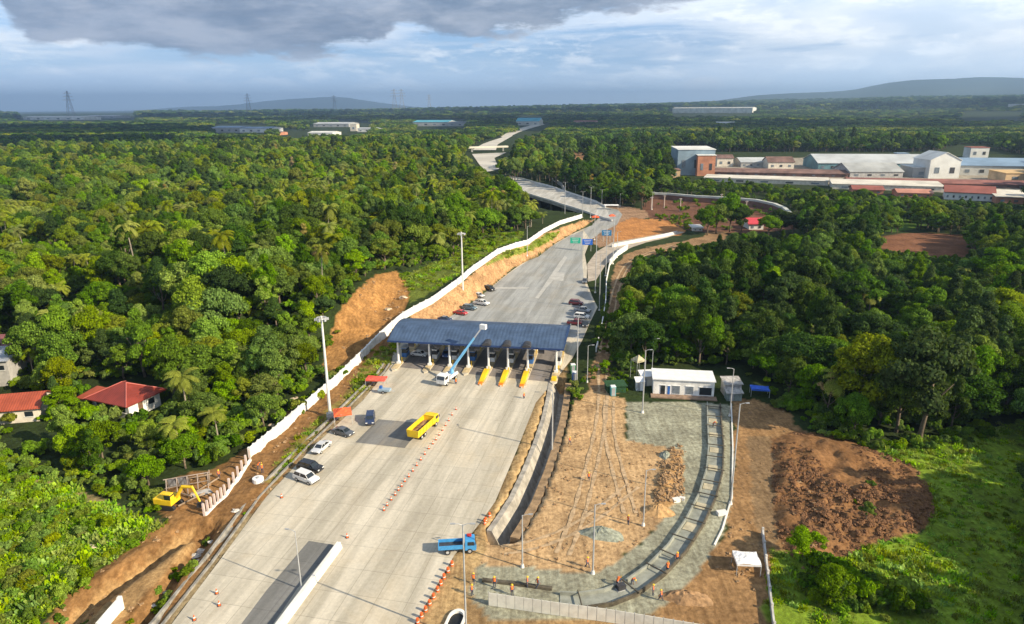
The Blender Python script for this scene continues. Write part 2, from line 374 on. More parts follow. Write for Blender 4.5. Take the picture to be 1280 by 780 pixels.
# pavements in photo pixels (cast onto z=0)
PLAZA = [(150, 850), (213, 782), (272, 704), (332, 622), (392, 558), (454, 500), (488, 458), (492, 440), (505, 424), (556, 400), (580, 384), (600, 370), (622, 352), (640, 338), (660, 324), (680, 312), (700, 301), (714, 293), (729, 286), (742, 281), (757, 275), (768, 281), (752, 290), (738, 300), (731, 318), (734, 335), (733, 352), (740, 370), (747, 384), (738, 402), (728, 425), (716, 447), (698, 470), (670, 503), (645, 565), (619, 627), (603, 650), (568, 694), (518, 780), (480, 850)]
Z_ROADKEEP = PLAZA
DECK_L = [(765, 277), (745, 271), (735, 267), (717, 261), (703, 257), (689, 252), (675, 248), (659, 243), (640, 240)]
DECK_R = [(757, 260), (745, 253), (733, 249), (721, 245), (706, 240), (689, 234), (670, 229), (652, 224), (638, 222)]
RAMP_R = [(765, 303), (800, 297), (832, 291), (845, 289), (856, 290), (834, 297), (808, 303), (790, 309), (772, 318), (757, 331), (745, 350), (735, 352), (734, 330), (745, 315)]
FAR_ROADS = [[(607, 216), (599, 206), (590, 193), (633, 191), (618, 198), (624, 212)], [(590, 188), (604, 180), (615, 176), (628, 172), (637, 168), (641, 170), (634, 174), (622, 181), (620, 188)], [(628, 172), (622, 168), (640, 163), (660, 158), (676, 154), (681, 156), (662, 161), (650, 165), (637, 171)]]
Z_LOWER = [(575, 690), (980, 740), (980, 830), (520, 830), (545, 760)]
Z_EDGE = [(150, 840), (185, 800), (205, 775), (270, 690), (330, 622), (400, 545), (470, 470), (500, 418), (515, 425), (500, 470), (464, 510), (402, 570), (342, 640), (282, 720), (240, 800), (230, 840)]
ZONES = [ (Z_LOWER, (.36, .24, .12)), (Z_EDGE, (.25, .20, .12)), # outline, colour, roughness class
 (Z_FARGREEN, (.085, .15, .022)), (Z_FARSOIL, (.36, .20, .09)), (Z_MIDGREEN, (.09, .17, .02)), (Z_CLEAR1, (.16, .20, .035)), (Z_CLEAR2, (.24, .23, .05)),
 (Z_FACTORY, (.36, .33, .28)), (Z_FARBROWN, (.22, .105, .06)), (Z_RETAIN, (.17, .085, .055)),([(745, 258), (770, 256), (806, 262), (812, 272), (790, 274), (774, 284), (768, 305), (750, 310), (738, 300), (752, 285)], (.34, .22, .14)), (Z_ORANGE, (.50, .235, .085)),
 (Z_GREEN_L, (.14, .235, .02)), (Z_PATH, (.30, .24, .12)), (Z_CREST, (.13, .17, .03)), (Z_LEFTDIRT, (.26, .145, .06)), (Z_TRACKS, (.42, .27, .125)),
 (Z_CUT, (.38, .205, .075)), (Z_BANKFACE, (.47, .29, .15)), (Z_BANKGRASS, (.20, .25, .04)), (Z_VERGE, (.24, .19, .055)),
 (Z_DIRTROAD, (.31, .20, .11)), (Z_STRIP, (.43, .30, .15)), (Z_BROWN_R, (.33, .20, .095)), (Z_TRACK_R, (.25, .17, .095)),
 (Z_GRASS, (.19, .29, .028)), (Z_TILL, (.25, .135, .062)), (Z_YARD, (.50, .34, .185)), (Z_RIM, (.47, .29, .13)), (Z_GRAVEL, (.33, .335, .26))]
def zone_of(x, y, h, jit=1.):
    px, py, dep = proj(x, y, h)
    s = np.clip(dep/130, .6, 3)
    jx = (fnoise(x, y, 3.2, 3)-.5)*13*jit/s; jy = (fnoise(x+300, y-80, 3.2, 3)-.5)*9*jit/s
    z = np.full(np.shape(x), -1)
    ok = (np.asarray(y) > 45)
    for i, (poly, c) in enumerate(ZONES):
        k = .35 if poly in (Z_GRAVEL, Z_PATH, Z_TRACKS) else 1
        z = np.where(inpoly(px+jx*k, py+jy*k, poly) & ok, i, z)
    return z
def graded(lo, hi, step, far_lo, far_hi, g):
    a = list(np.arange(lo, hi+.01, step)); s = step; v = hi
    while v < far_hi: s *= g; v += s; a.append(v)
    s = step; v = lo; b = []
    while v > far_lo: s *= g; v -= s; b.append(v)
    return np.array(b[::-1]+a)
def make_ground():
    xs = graded(-110, 130, .7, -26000, 26000, 1.055); ys = graded(62, 330, .75, -500, 30000, 1.025)
    nx, ny = len(xs), len(ys); X, Y = np.meshgrid(xs, ys); X = X.ravel(); Y = Y.ravel(); Z = height(X, Y)
    zid = np.full(X.shape, -1); k = (Y < 1400) & (Y > 40); zid[k] = zone_of(X[k], Y[k], Z[k])
    C = np.zeros((len(X), 4), np.float32); C[:, 3] = 0      # alpha: how much it is bare soil
    base = np.array([.030, .048, .014]); C[:, :3] = base
    for i, (_, c) in enumerate(ZONES):
        m = zid == i; C[m, :3] = c; C[m, 3] = 1
    # country seen from far: field-and-wood patchwork
    d = np.hypot(X, Y); f = sstep(2500, 6000, d); n = fnoise(X, Y, 700, 4); n2 = fnoise(X, Y, 160, 3)
    pc = np.array([.035, .055, .018])+np.clip(n-.5, 0, 1)[:, None]*np.array([.10, .10, .05])
    C[:, :3] = C[:, :3]*(1-f[:, None])+pc*f[:, None]
    me = bpy.data.meshes.new('ground'); me.vertices.add(len(X)); me.vertices.foreach_set('co', np.stack([X, Y, Z], 1).ravel().astype(np.float32))
    i = np.arange((ny-1)*(nx-1)); r = i//(nx-1); c = i % (nx-1); a = r*nx+c
    q = np.stack([a, a+1, a+nx+1, a+nx], 1).ravel().astype(np.int32)
    me.loops.add(len(q)); me.loops.foreach_set('vertex_index', q)
    me.polygons.add(len(i)); me.polygons.foreach_set('loop_start', (np.arange(len(i))*4).astype(np.int32)); me.polygons.foreach_set('loop_total', np.full(len(i), 4, np.int32))
    me.polygons.foreach_set('use_smooth', np.ones(len(i), bool)); me.update(calc_edges=True)
    at = me.color_attributes.new('soil', 'FLOAT_COLOR', 'POINT'); at.data.foreach_set('color', C.ravel())
    m = bpy.data.materials.new('ground'); m.use_nodes = True; t = NT(m.node_tree); b = t.n['Principled BSDF']
    an = t.node('ShaderNodeAttribute', attribute_name='soil'); tc = t.node('ShaderNodeTexCoord'); v = tc.outputs['Object']
    n1 = t.noise(v, .16, 5, .6); n2 = t.noise(v, 1.3, 6, .68); n3 = t.noise(v, 5.5, 3, .6)
    c1 = t.mix(1, an.outputs['Color'], t.mix(t.ramp(n1, .3, .7), (.72, .70, .68), (1.18, 1.16, 1.12)), 'MULTIPLY')
    c1 = t.mix(1, c1, t.mix(t.ramp(n2, .34, .66), (.68, .66, .64), (1.2, 1.2, 1.18)), 'MULTIPLY')
    c1 = t.mix(t.math('MULTIPLY', t.ramp(n3, .56, .72), .25), c1, t.mix(1, c1, (.5, .45, .42), 'MULTIPLY'))
    mp = t.node('ShaderNodeMapping'); t.l.new(v, mp.inputs[0]); mp.inputs['Scale'].default_value = (1.6, .10, 1); mp.inputs['Rotation'].default_value = (0, 0, .12)
    trk = t.noise(mp.outputs[0], .9, 4, .6, .4)
    c1 = t.mix(an.outputs['Alpha'], c1, t.mix(1, c1, t.mix(t.ramp(trk, .38, .60), (.84, .82, .80), (1.05, 1.05, 1.05)), 'MULTIPLY'))
    t.l.new(c1, b.inputs['Base Color']); b.inputs['Roughness'].default_value = .95; b.inputs['Specular IOR Level'].default_value = .12
    bp = t.node('ShaderNodeBump'); bp.inputs['Strength'].default_value = .55; bp.inputs['Distance'].default_value = .25
    t.l.new(t.math('ADD', n2, t.math('MULTIPLY', n3, .4)), bp.inputs['Height']); t.l.new(bp.outputs[0], b.inputs['Normal'])
    me.materials.append(m); o = bpy.data.objects.new('ground', me); link(o); o['kind'] = 'structure'
make_ground()
def hz(x, y): return float(height(np.array([x]), np.array([y]))[0])

# ---------------------------------------------------------------- pavements
HEAD = math.atan2(6.7, 31.0)                       # the road runs this far right of straight ahead
def concrete_mat(name, tone, joint=(5.0, 4.2), dark=.82):
    m = bpy.data.materials.new(name); m.use_nodes = True; t = NT(m.node_tree); b = t.n['Principled BSDF']
    tc = t.node('ShaderNodeTexCoord'); mp = t.node('ShaderNodeMapping'); t.l.new(tc.outputs['Object'], mp.inputs[0]); mp.inputs['Rotation'].default_value = (0, 0, HEAD)
    v = mp.outputs[0]
    br = t.node('ShaderNodeTexBrick', offset=0.0, squash=1.0); t.l.new(v, br.inputs['Vector'])
    br.inputs['Scale'].default_value = 1; br.inputs['Brick Width'].default_value = joint[1]; br.inputs['Row Height'].default_value = joint[0]
    br.inputs['Mortar Size'].default_value = .05; br.inputs['Mortar Smooth'].default_value = .6; br.inputs['Bias'].default_value = .1
    br.inputs['Color1'].default_value = (*[c*.95 for c in tone], 1); br.inputs['Color2'].default_value = (*[min(1, c*1.05) for c in tone], 1); br.inputs['Mortar'].default_value = (*[c*.64 for c in tone], 1)
    ms = t.node('ShaderNodeMapping'); t.l.new(v, ms.inputs[0]); ms.inputs['Scale'].default_value = (1.0, .09, 1)
    streak = t.noise(ms.outputs[0], .32, 5, .62, .3); blot = t.noise(v, .055, 5, .62, .6); fine = t.noise(v, 1.7, 5, .7)
    c = t.mix(1, br.outputs['Color'], t.mix(t.ramp(streak, .34, .66), (dark*.90, dark*.90, dark*.88), (1.12, 1.12, 1.12)), 'MULTIPLY')
    c = t.mix(t.math('MULTIPLY', t.ramp(blot, .48, .68), .32), c, tuple(x*k for x, k in zip(tone, (1.0, .88, .70))))
    # dried mud dragged about by lorries
    ms2 = t.node('ShaderNodeMapping'); t.l.new(v, ms2.inputs[0]); ms2.inputs['Scale'].default_value = (1.0, .22, 1); ms2.inputs['Location'].default_value = (7, 3, 0)
    mud = t.noise(ms2.outputs[0], .11, 6, .66, .8)
    c = t.mix(t.math('MULTIPLY', t.ramp(mud, .52, .72), .35), c, (.40, .33, .23))
    c = t.mix(1, c, t.mix(t.ramp(fine, .3, .7), (.90, .90, .90), (1.06, 1.06, 1.06)), 'MULTIPLY')
    ms3 = t.node('ShaderNodeMapping'); t.l.new(v, ms3.inputs[0]); ms3.inputs['Scale'].default_value = (1.0, .02, 1); ms3.inputs['Rotation'].default_value = (0, 0, .05)
    tyre = t.noise(ms3.outputs[0], .85, 3, .7, .6); c = t.mix(t.math('MULTIPLY', t.ramp(tyre, .57, .66), .30), c, tuple(x*.62 for x in tone))
    oil = t.noise(v, .35, 3, .5, .2); c = t.mix(t.math('MULTIPLY', t.ramp(oil, .68, .76), .35), c, tuple(x*.5 for x in tone))
    t.l.new(c, b.inputs['Base Color']); b.inputs['Roughness'].default_value = .85; b.inputs['Specular IOR Level'].default_value = .25
    bp = t.node('ShaderNodeBump'); bp.inputs['Strength'].default_value = .15; bp.inputs['Distance'].default_value = .03; t.l.new(fine, bp.inputs['Height']); t.l.new(bp.outputs[0], b.inputs['Normal'])
    return m
M['plaza'] = concrete_mat('plaza_concrete', (.53, .480, .385)); M['deck'] = concrete_mat('deck_concrete', (.46, .45, .42))
M['fresh'] = concrete_mat('fresh_concrete', (.19, .188, .18), dark=.9); M['lane'] = concrete_mat('shaded_lane_concrete', (.22, .20, .19), dark=.8)
M['worn'] = concrete_mat('worn_concrete', (.33, .335, .325), dark=.85)
def px_poly(pts, z): return [P(a, b, z) for a, b in pts]
sheet('toll_plaza_pavement', px_poly(PLAZA, 0.0), M['plaza'], z=0.0)
sheet('approach_pavement', px_poly([(556, 400), (580, 384), (600, 371), (640, 339), (680, 313), (714, 294), (729, 288), (728, 330), (730, 352), (744, 384), (728, 424), (640, 412), (520, 408)], .006), M['worn'], z=.006)
sheet('fresh_concrete_slab', px_poly([(444, 553), (473, 524), (530, 529), (506, 560)], .012), M['fresh'], z=.012)
sheet('barrier_slab', px_poly([(386, 676), (417, 681), (404, 700), (372, 735), (340, 782), (320, 812), (285, 812), (300, 782), (333, 738)], .012), M['fresh'], z=.012)
sheet('viaduct_approach', px_poly([(729, 287), (742, 279), (749, 272), (747, 262), (757, 259), (772, 262), (778, 268), (771, 281), (752, 290), (738, 299)], .03), M['worn'], z=.03)
sheet('side_road', px_poly(RAMP_R, .05), mat('packed_dirt_road', (.42, .36, .29), .95, .15, .3), z=.05)
# pale painted or repaired strips beyond the toll
strip_m = mat('pale_patch', (.44, .43, .40), .8, .1, .4)
for iz, q in enumerate(([(689, 350), (697, 340), (706, 341), (704, 351)], [(669, 372), (676, 363), (683, 352), (700, 327), (706, 320), (709, 322), (690, 352), (683, 360), (673, 373)], [(620, 359), (662, 359), (658, 361), (617, 361)])):
    sheet('pavement_patch', px_poly(q, .018), strip_m, z=.018+.006*iz)
# elevated stretch over the ravine
deck = thing('viaduct', 'grey concrete viaduct deck crossing the wooded ravine beyond the toll plaza', 'bridge', (0, 0, 0))
dl = px_poly(DECK_L, 0.); dr = px_poly(DECK_R, 0.)
mb = MB(); n = len(dl); v = []
for a, b in zip(dl, dr): v += [(a.x, a.y, .25), (b.x, b.y, .25), (b.x, b.y, -1.6), (a.x, a.y, -1.6)]
f = [(i*4+k, i*4+(k+1) % 4, i*4+4+(k+1) % 4, i*4+4+k) for i in range(n-1) for k in range(4)]+[(0, 1, 2, 3), (4*n-1, 4*n-2, 4*n-3, 4*n-4)]
mb.add(v, f); mb.build('deck', M['deck'], deck)
conc = mat('raw_concrete', (.40, .39, .36), .85, .18, .5, bump=.2); white_c = mat('white_concrete', (.74, .72, .67), .8, .08, .35)
for side in (dl, dr):
    MB().sweep([p+Vector((0, 0, .25)) for p in side], [(-.25, 0), (.25, 0), (.15, 1.0), (-.15, 1.0)]).build('parapet', white_c, deck)
for i in range(2, n-1):
    a = dl[i].lerp(dr[i], .18); b = dl[i].lerp(dr[i], .82); m_ = MB()
    for q in (a, b): m_.tube((q.x, q.y, -14), (q.x, q.y, -3.0), .7, n=10)
    m_.sweep([a+Vector((0, 0, -3)), b+Vector((0, 0, -3))], [(-.8, 0), (.8, 0), (.8, 1.38), (-.8, 1.38)]); m_.build('pier', conc, deck)
for k, q in enumerate(FAR_ROADS):
    pts = [P(a, b) for a, b in q]; me = [Vector((p.x, p.y, hz(p.x, p.y)+.6)) for p in pts]; sheet('far_road', me, mat('far_road', (.55, .52, .46), .85, .1, .02))
fb_ = thing('overbridge', 'pale concrete overbridge crossing the far highway', 'bridge')
mb = MB(); a, b = P(584, 190), P(634, 188.5); mb.sweep([a, b], [(-5, 5.2), (5, 5.2), (5, 7.4), (-5, 7.4)]); mb.build('deck', mat('pale_bridge', (.66, .62, .52), .8, .1, .05), fb_)
for t_ in (.12, .9):
    q = a.lerp(b, t_); mb = MB().box((q.x, q.y, 2.4), (2, 9, 5.6)); mb.build('pier', conc, fb_)

# ---------------------------------------------------------------- drains and kerbs beside the road
drain_m = mat('drain_concrete', (.27, .255, .225), .9, .25, .8, bump=.3)
MB().sweep(DITCH[::-1], [(-2.6, -3.5), (-2.6, .12), (-1.75, .12), (-.1, -3.0), (1.2, -3.0), (1.3, -3.3), (-.2, -3.4)]).build('roadside_ditch', mat('ditch_lining', (.36, .33, .28), .9, .22, .7, bump=.3))['kind'] = 'structure'
MB().sweep(DITCH[::-1], [(1.2, -3.4), (1.25, -.1), (2.7, -.1), (2.7, -3.4)]).build('ditch_bank', mat('ditch_bank', (.30, .20, .11), .95, .25, .8, bump=.4))['kind'] = 'structure'
DR = [P(*p) for p in ((150, 838), (203, 778), (262, 704), (322, 622), (350, 592), (388, 553), (420, 523), (448, 495), (478, 466), (485, 455))]
MB().sweep(DR, [(-1.3, -.3), (-1.3, .32), (-.95, .32), (-.85, -.15), (.1, -.15), (.2, .30), (.5, .30), (.5, -.3)]).build('roadside_drain', drain_m)['kind'] = 'structure'
# ================================================================ VEGETATION
def leaf_mat(name, c, hue=.017, val=.35):
    m = bpy.data.materials.new(name); m.use_nodes = True; t = NT(m.node_tree); b = t.n['Principled BSDF']
    oi = t.node('ShaderNodeObjectInfo'); at = t.node('ShaderNodeAttribute', attribute_name='tone')
    hs = t.node('ShaderNodeHueSaturation'); hs.inputs['Color'].default_value = (*c, 1)
    rnd = oi.outputs['Random']; r2 = t.math('FRACT', t.math('MULTIPLY', rnd, 17.3))
    t.l.new(t.ramp(rnd, 0, 1, .5-hue, .5+hue*.8, False), hs.inputs['Hue'])
    t.l.new(t.ramp(r2, 0, 1, .80, 1.12, False), hs.inputs['Saturation'])
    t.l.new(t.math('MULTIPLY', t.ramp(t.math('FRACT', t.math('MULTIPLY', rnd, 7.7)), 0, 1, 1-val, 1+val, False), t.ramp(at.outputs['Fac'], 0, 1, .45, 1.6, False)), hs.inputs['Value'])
    t.l.new(hs.outputs[0], b.inputs['Base Color']); b.inputs['Roughness'].default_value = .7; b.inputs['Specular IOR Level'].default_value = .08
    tr = t.node('ShaderNodeBsdfTranslucent'); t.l.new(t.mix(1, hs.outputs[0], (1.5, 1.5, .6), 'MULTIPLY'), tr.inputs[0])
    mx = t.node('ShaderNodeMixShader'); mx.inputs[0].default_value = .28; t.l.new(b.outputs[0], mx.inputs[1]); t.l.new(tr.outputs[0], mx.inputs[2])
    t.l.new(mx.outputs[0], t.n['Material Output'].inputs[0]); M[name] = m; return m
L = dict(bright=leaf_mat('leaf_bright', (.150, .245, .008)), mid=leaf_mat('leaf_mid', (.094, .175, .008)), dark=leaf_mat('leaf_dark', (.046, .092, .012)),
         olive=leaf_mat('leaf_olive', (.170, .215, .010)), palm=leaf_mat('leaf_palm', (.170, .205, .018)), grass=leaf_mat('leaf_grass', (.20, .32, .018), .03, .3), dry=leaf_mat('leaf_dry', (.30, .23, .08), .02, .2))
bark = mat('bark', (.17, .13, .09), .95, .3, 1.5, bump=.4); palmbark = mat('palm_bark', (.30, .26, .20), .95, .2, 2, bump=.3)
def quad_mesh(name, V, tone, mt, core=None):
    """V: n x 4 x 3 quads"""
    n = len(V); v = V.reshape(-1, 3); tn = np.repeat(tone, 4)
    q = np.arange(n*4, dtype=np.int32)
    if core is not None:
        cv, cf, ct = core; tn = np.concatenate([tn, np.full(len(cv), ct)]); cf = np.asarray(cf, np.int32)+len(v); v = np.concatenate([v, cv]); q = np.concatenate([q, cf.ravel().astype(np.int32)]); n += len(cf)
    me = bpy.data.meshes.new(name); me.vertices.add(len(v)); me.vertices.foreach_set('co', v.ravel().astype(np.float32))
    me.loops.add(len(q)); me.loops.foreach_set('vertex_index', q.astype(np.int32))
    me.polygons.add(n); me.polygons.foreach_set('loop_start', (np.arange(n)*4).astype(np.int32)); me.polygons.foreach_set('loop_total', np.full(n, 4, np.int32)); me.update(calc_edges=True)
    a = me.attributes.new('tone', 'FLOAT', 'POINT'); a.data.foreach_set('value', tn.astype(np.float32)); me.materials.append(mt); return me
def unit(v): return v/np.maximum(np.linalg.norm(v, axis=-1, keepdims=True), 1e-9)
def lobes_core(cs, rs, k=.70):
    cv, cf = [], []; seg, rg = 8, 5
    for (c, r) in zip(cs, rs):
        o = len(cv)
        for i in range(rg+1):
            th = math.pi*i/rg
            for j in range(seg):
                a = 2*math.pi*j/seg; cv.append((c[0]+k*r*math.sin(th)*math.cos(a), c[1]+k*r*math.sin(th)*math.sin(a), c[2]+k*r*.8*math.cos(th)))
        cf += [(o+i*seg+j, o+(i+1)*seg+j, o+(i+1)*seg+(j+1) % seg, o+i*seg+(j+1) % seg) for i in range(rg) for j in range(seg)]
    return np.array(cv), cf, .0  # cores get the darkest tone: shade inside the crown put into colour
def crown_mesh(name, seed, rad, z0, z1, nl, nq, size, mt, flat=.8, spire=0.):
    """crown of leafy boughs: clumps of leaf faces over lobes set round the limbs"""
    g = np.random.default_rng(seed); cs = []; rs = []
    for i in range(nl):
        a = g.random()*2*math.pi; q = g.random(); u = g.random()**.6
        zz = z0+(z1-z0)*(q**(.75)); prof = math.sin(math.pi*min(.97, .18+.8*q))**.7*(1-spire*q)
        u = g.random()**.33; rr = rad*prof*u*.98; zz += (1-u)*(z1-z0)*.25; cs.append((rr*math.cos(a), rr*math.sin(a), zz)); rs.append(rad*(.13+.17*g.random()))
    cs.append((0, 0, z0+.62*(z1-z0))); rs.append(rad*.40)
    cs = np.array(cs); rs = np.array(rs)
    w = rs**2/np.sum(rs**2); li = g.choice(len(cs), nq, p=w)
    d = unit(g.normal(size=(nq, 3))); d[:, 2] = np.where(d[:, 2] < -.25, -d[:, 2]*.6, d[:, 2]); d = unit(d)
    # leaf sprays: many faces share a twig point so that tufts and gaps form
    tw = d+0; ncl = max(8, nq//14); cd = unit(g.normal(size=(ncl, 3))); cd[:, 2] = np.abs(cd[:, 2])*.9-.15; cd = unit(cd); ci = g.integers(0, ncl, nq)
    tw = unit(cd[ci]+g.normal(size=(nq, 3))*.24)
    bump_ = 1+.16*np.sin(ci*12.9898)+.05*g.normal(size=nq)
    pos = cs[li]+tw*(rs[li]*bump_)[:, None]*np.array([1, 1, flat])
    nrm = unit(tw+g.normal(size=(nq, 3))*.55); t1 = unit(np.cross(nrm, g.normal(size=(nq, 3)))); t2 = np.cross(nrm, t1)
    s = size*(.55+.9*g.random(nq))[:, None]; el = (.6+.5*g.random(nq))[:, None]
    V = np.stack([pos-t1*s*.5, pos-t2*s*el*.42+nrm*s*.1, pos+t1*s*.5, pos+t2*s*el*.42+nrm*s*.1], 1)
    tone = np.clip(.5+.28*np.sin(ci*3.7)+.12*g.normal(size=nq), 0, 1)
    return quad_mesh(name, V, tone, mt, lobes_core(cs, rs))
def trunk_mesh(seed, h, r, limbs, mt=bark):
    rr = random.Random(seed); mb = MB(); pts = []; x = y = 0
    for i in range(5):
        pts.append((x, y, h*i/4-.3)); x += rr.uniform(-.03, .03)*h; y += rr.uniform(-.03, .03)*h
    mb.path(pts, [r*(1.35-.2*i) for i in range(5)], 7)
    for k in range(limbs):
        a = 2*math.pi*k/limbs+rr.random(); b = pts[2+k % 2]; q = (b[0]+math.cos(a)*h*.32, b[1]+math.sin(a)*h*.32, b[2]+h*rr.uniform(.25, .5)); m_ = ((b[0]+q[0])/2, (b[1]+q[1])/2, b[2]+(q[2]-b[2])*.35)
        mb.path([b, m_, q], [r*.55, r*.4, r*.15], 5)
    me = bpy.data.meshes.new('trunk'); me.from_pydata(mb.v, [], mb.f); me.materials.append(mt); me.polygons.foreach_set('use_smooth', [True]*len(me.polygons)); return me
def palm_meshes(seed, h, nf=17, mt=None):
    g = np.random.default_rng(seed); lean = g.normal(size=2)*.05*h; V = []; T = []
    top = np.array([lean[0], lean[1], h])
    for k in range(nf):
        a = 2*math.pi*k/nf*1.0+g.random()*.3; e = g.uniform(-.15, 1.15) ; ln = g.uniform(3.2, 4.2); dirh = np.array([math.cos(a), math.sin(a), 0]); side = np.array([-math.sin(a), math.cos(a), 0])
        pts = []; p = top.copy(); ang = e
        for s in range(8): pts.append(p.copy()); p = p+(dirh*math.cos(ang)+np.array([0, 0, math.sin(ang)]))*ln/7; ang -= .24+.05*g.random()
        for s in range(7):
            w = .75*math.sin(math.pi*(s+.8)/8.2)+.12; p0, p1 = pts[s], pts[s+1]; t = unit(p1-p0)
            for sd_ in (-1, 1):
                for q in (.0, .5):
                    b0 = p0+(p1-p0)*q; b1 = p0+(p1-p0)*(q+.36); dr = side*sd_*w+t*w*.45+np.array([0, 0, -.42*w])
                    V.append([b0, b1, b1+dr, b0+dr*.95]); T.append(.35+.5*g.random()+(-.25 if e < .1 else 0))
    crown = quad_mesh('palm_crown', np.array(V), np.clip(T, 0, 1), mt or L['palm'])
    mb = MB(); mb.path([(0, 0, -.3), (lean[0]*.15, lean[1]*.15, h*.35), (lean[0]*.5, lean[1]*.5, h*.7), (lean[0], lean[1], h)], [.24, .17, .14, .12], 7)
    me = bpy.data.meshes.new('palm_trunk'); me.from_pydata(mb.v, [], mb.f); me.materials.append(palmbark); return crown, me
# kinds: name, crown mesh, trunk mesh, height, crown radius
KIND = []
def kind(nm, seed, rad, z0, z1, nl, nq, size, mt, limbs=5, tr=.22, spire=0.): KIND.append((nm, crown_mesh(nm+'_crown', seed, rad, z0, z1, nl, nq, size, mt, spire=spire), trunk_mesh(seed, z0+.45*(z1-z0), tr, limbs), z1+rad*.3, rad))
NQ = 8200
kind('bright_a', 1, 4.6, 3.4, 7.6, 34, NQ, .34, L['bright']); kind('bright_b', 2, 3.8, 3.2, 8.8, 28, NQ, .32, L['bright'], spire=.35)
kind('mid_a', 3, 4.8, 3.6, 8.2, 36, NQ, .34, L['mid']); kind('mid_b', 4, 3.4, 3.0, 9.6, 28, NQ, .31, L['mid'], spire=.5)
kind('dark_a', 5, 5.0, 3.4, 8.4, 36, NQ, .35, L['dark']); kind('dark_b', 6, 3.6, 2.6, 10.2, 28, NQ, .33, L['dark'], spire=.5)
kind('olive_a', 7, 4.2, 3.8, 8.4, 30, NQ, .31, L['olive']); kind('dry_a', 8, 2.6, 4.2, 8.8, 9, 1500, .34, L['dry'], 7, .16)
for s, h in ((21, 8.5), (22, 10.5), (23, 7.2)):
    c_, t_ = palm_meshes(s, h); KIND.append(('palm_%d' % s, c_, t_, h+1.8, 3.6))
KI = {k[0]: i for i, k in enumerate(KIND)}; PALMS = [KI['palm_21'], KI['palm_22'], KI['palm_23']]
bush_mesh = [crown_mesh('bush_crown', 31, 1.5, .35, 1.3, 8, 1300, .30, L['bright']), crown_mesh('bush_crown', 32, 1.3, .3, 1.5, 8, 1300, .28, L['mid']), crown_mesh('bush_crown', 33, 1.4, .3, 1.2, 8, 1300, .28, L['olive'])]
far_mesh = [crown_mesh('far_crown', 41, 7.5, 2.5, 7, 16, 900, 1.5, L['mid']), crown_mesh('far_crown', 42, 6.5, 2.5, 8, 16, 900, 1.5, L['dark']), crown_mesh('far_crown', 43, 7, 2.5, 6.5, 16, 900, 1.4, L['olive'])]
def grass_mesh(seed, n=46, h=.75, w=.16, rad=.9, mt=None):
    g = np.random.default_rng(seed); p = np.stack([g.normal(size=n)*rad*.5, g.normal(size=n)*rad*.5, np.zeros(n)], 1); a = g.random(n)*2*math.pi
    s = np.stack([np.cos(a), np.sin(a), 0*a], 1)*w*(.6+.8*g.random(n))[:, None]; ln = np.stack([np.cos(a+1.6), np.sin(a+1.6), 0*a], 1)*(.2+.5*g.random(n))[:, None]*h; up = np.array([0, 0, 1])*(h*(.45+.6*g.random(n)))[:, None]
    V = np.stack([p-s, p+s, p+s*.5+ln+up, p-s*.5+ln+up], 1); return quad_mesh('tuft', V, .3+.6*g.random(n), mt or L['grass'])
tuft_mesh = [grass_mesh(51), grass_mesh(52, 40, 1.0, .2), grass_mesh(53, 40, .8, .15, 1.0, L['olive'])]

# where no tree may stand or show (photo outlines cast onto the ground)
OPEN_MAIN = [(30, 800), (75, 752), (130, 706), (185, 668), (205, 652), (194, 632), (196, 600), (238, 586), (264, 584), (296, 566), (326, 545), (340, 520), (352, 500), (378, 492), (392, 468), (397, 420), (410, 382), (430, 362), (466, 342), (500, 334), (530, 334), (562, 322), (584, 305), (618, 292), (650, 288), (676, 282), (690, 272), (712, 267), (727, 264), (741, 256), (776, 258), (806, 264), (812, 242), (880, 244), (950, 250), (985, 258), (1012, 282), (990, 293), (925, 294), (880, 302), (800, 322), (787, 338), (781, 395), (769, 420), (764, 458), (784, 456), (930, 458), (965, 478), (1010, 520), (1050, 541), (1100, 550), (1180, 540), (1300, 514), (1300, 840), (-60, 840)]
OPEN_SCRUB = [(-60, 572), (60, 576), (140, 606), (196, 636), (205, 652), (185, 668), (130, 706), (75, 752), (30, 800), (-60, 840)]
DECKP = [(646, 221), (689, 232), (721, 242), (757, 256), (775, 270), (745, 276), (717, 270), (700, 266), (686, 262), (676, 254), (655, 246)]
KEEP = [OPEN_MAIN, DECKP, [(578, 193), (590, 182), (640, 166), (690, 152), (684, 160), (646, 174), (640, 190), (622, 200), (626, 214), (612, 218), (596, 206)],
        [(88, 474), (214, 474), (218, 506), (198, 524), (150, 524), (90, 514)], [(-10, 487), (62, 492), (66, 520), (40, 530), (-10, 530)], [(-10, 418), (24, 418), (26, 466), (14, 486), (-10, 488)],
        Z_FARBROWN, Z_CLEAR1, Z_CLEAR2,
        [(838, 184), (836, 222), (902, 228), (960, 234), (1050, 244), (1290, 264), (1290, 196), (1205, 180), (1170, 190), (1020, 190), (1000, 190), (900, 190), (898, 184)]]
FAR_KEEP = [(265, 156, 70, 9), (345, 163, 40, 7), (385, 158, 75, 8), (420, 152, 45, 9), (518, 150, 65, 9), (645, 145, 35, 12), (838, 134, 105, 9), (1200, 140, 80, 7), (20, 140, 150, 9), (1205, 182, 35, 14)]
KEEPFAR = [[(x, y), (x+w, y), (x+w, y+h), (x, y+h)] for x, y, w, h in FAR_KEEP]
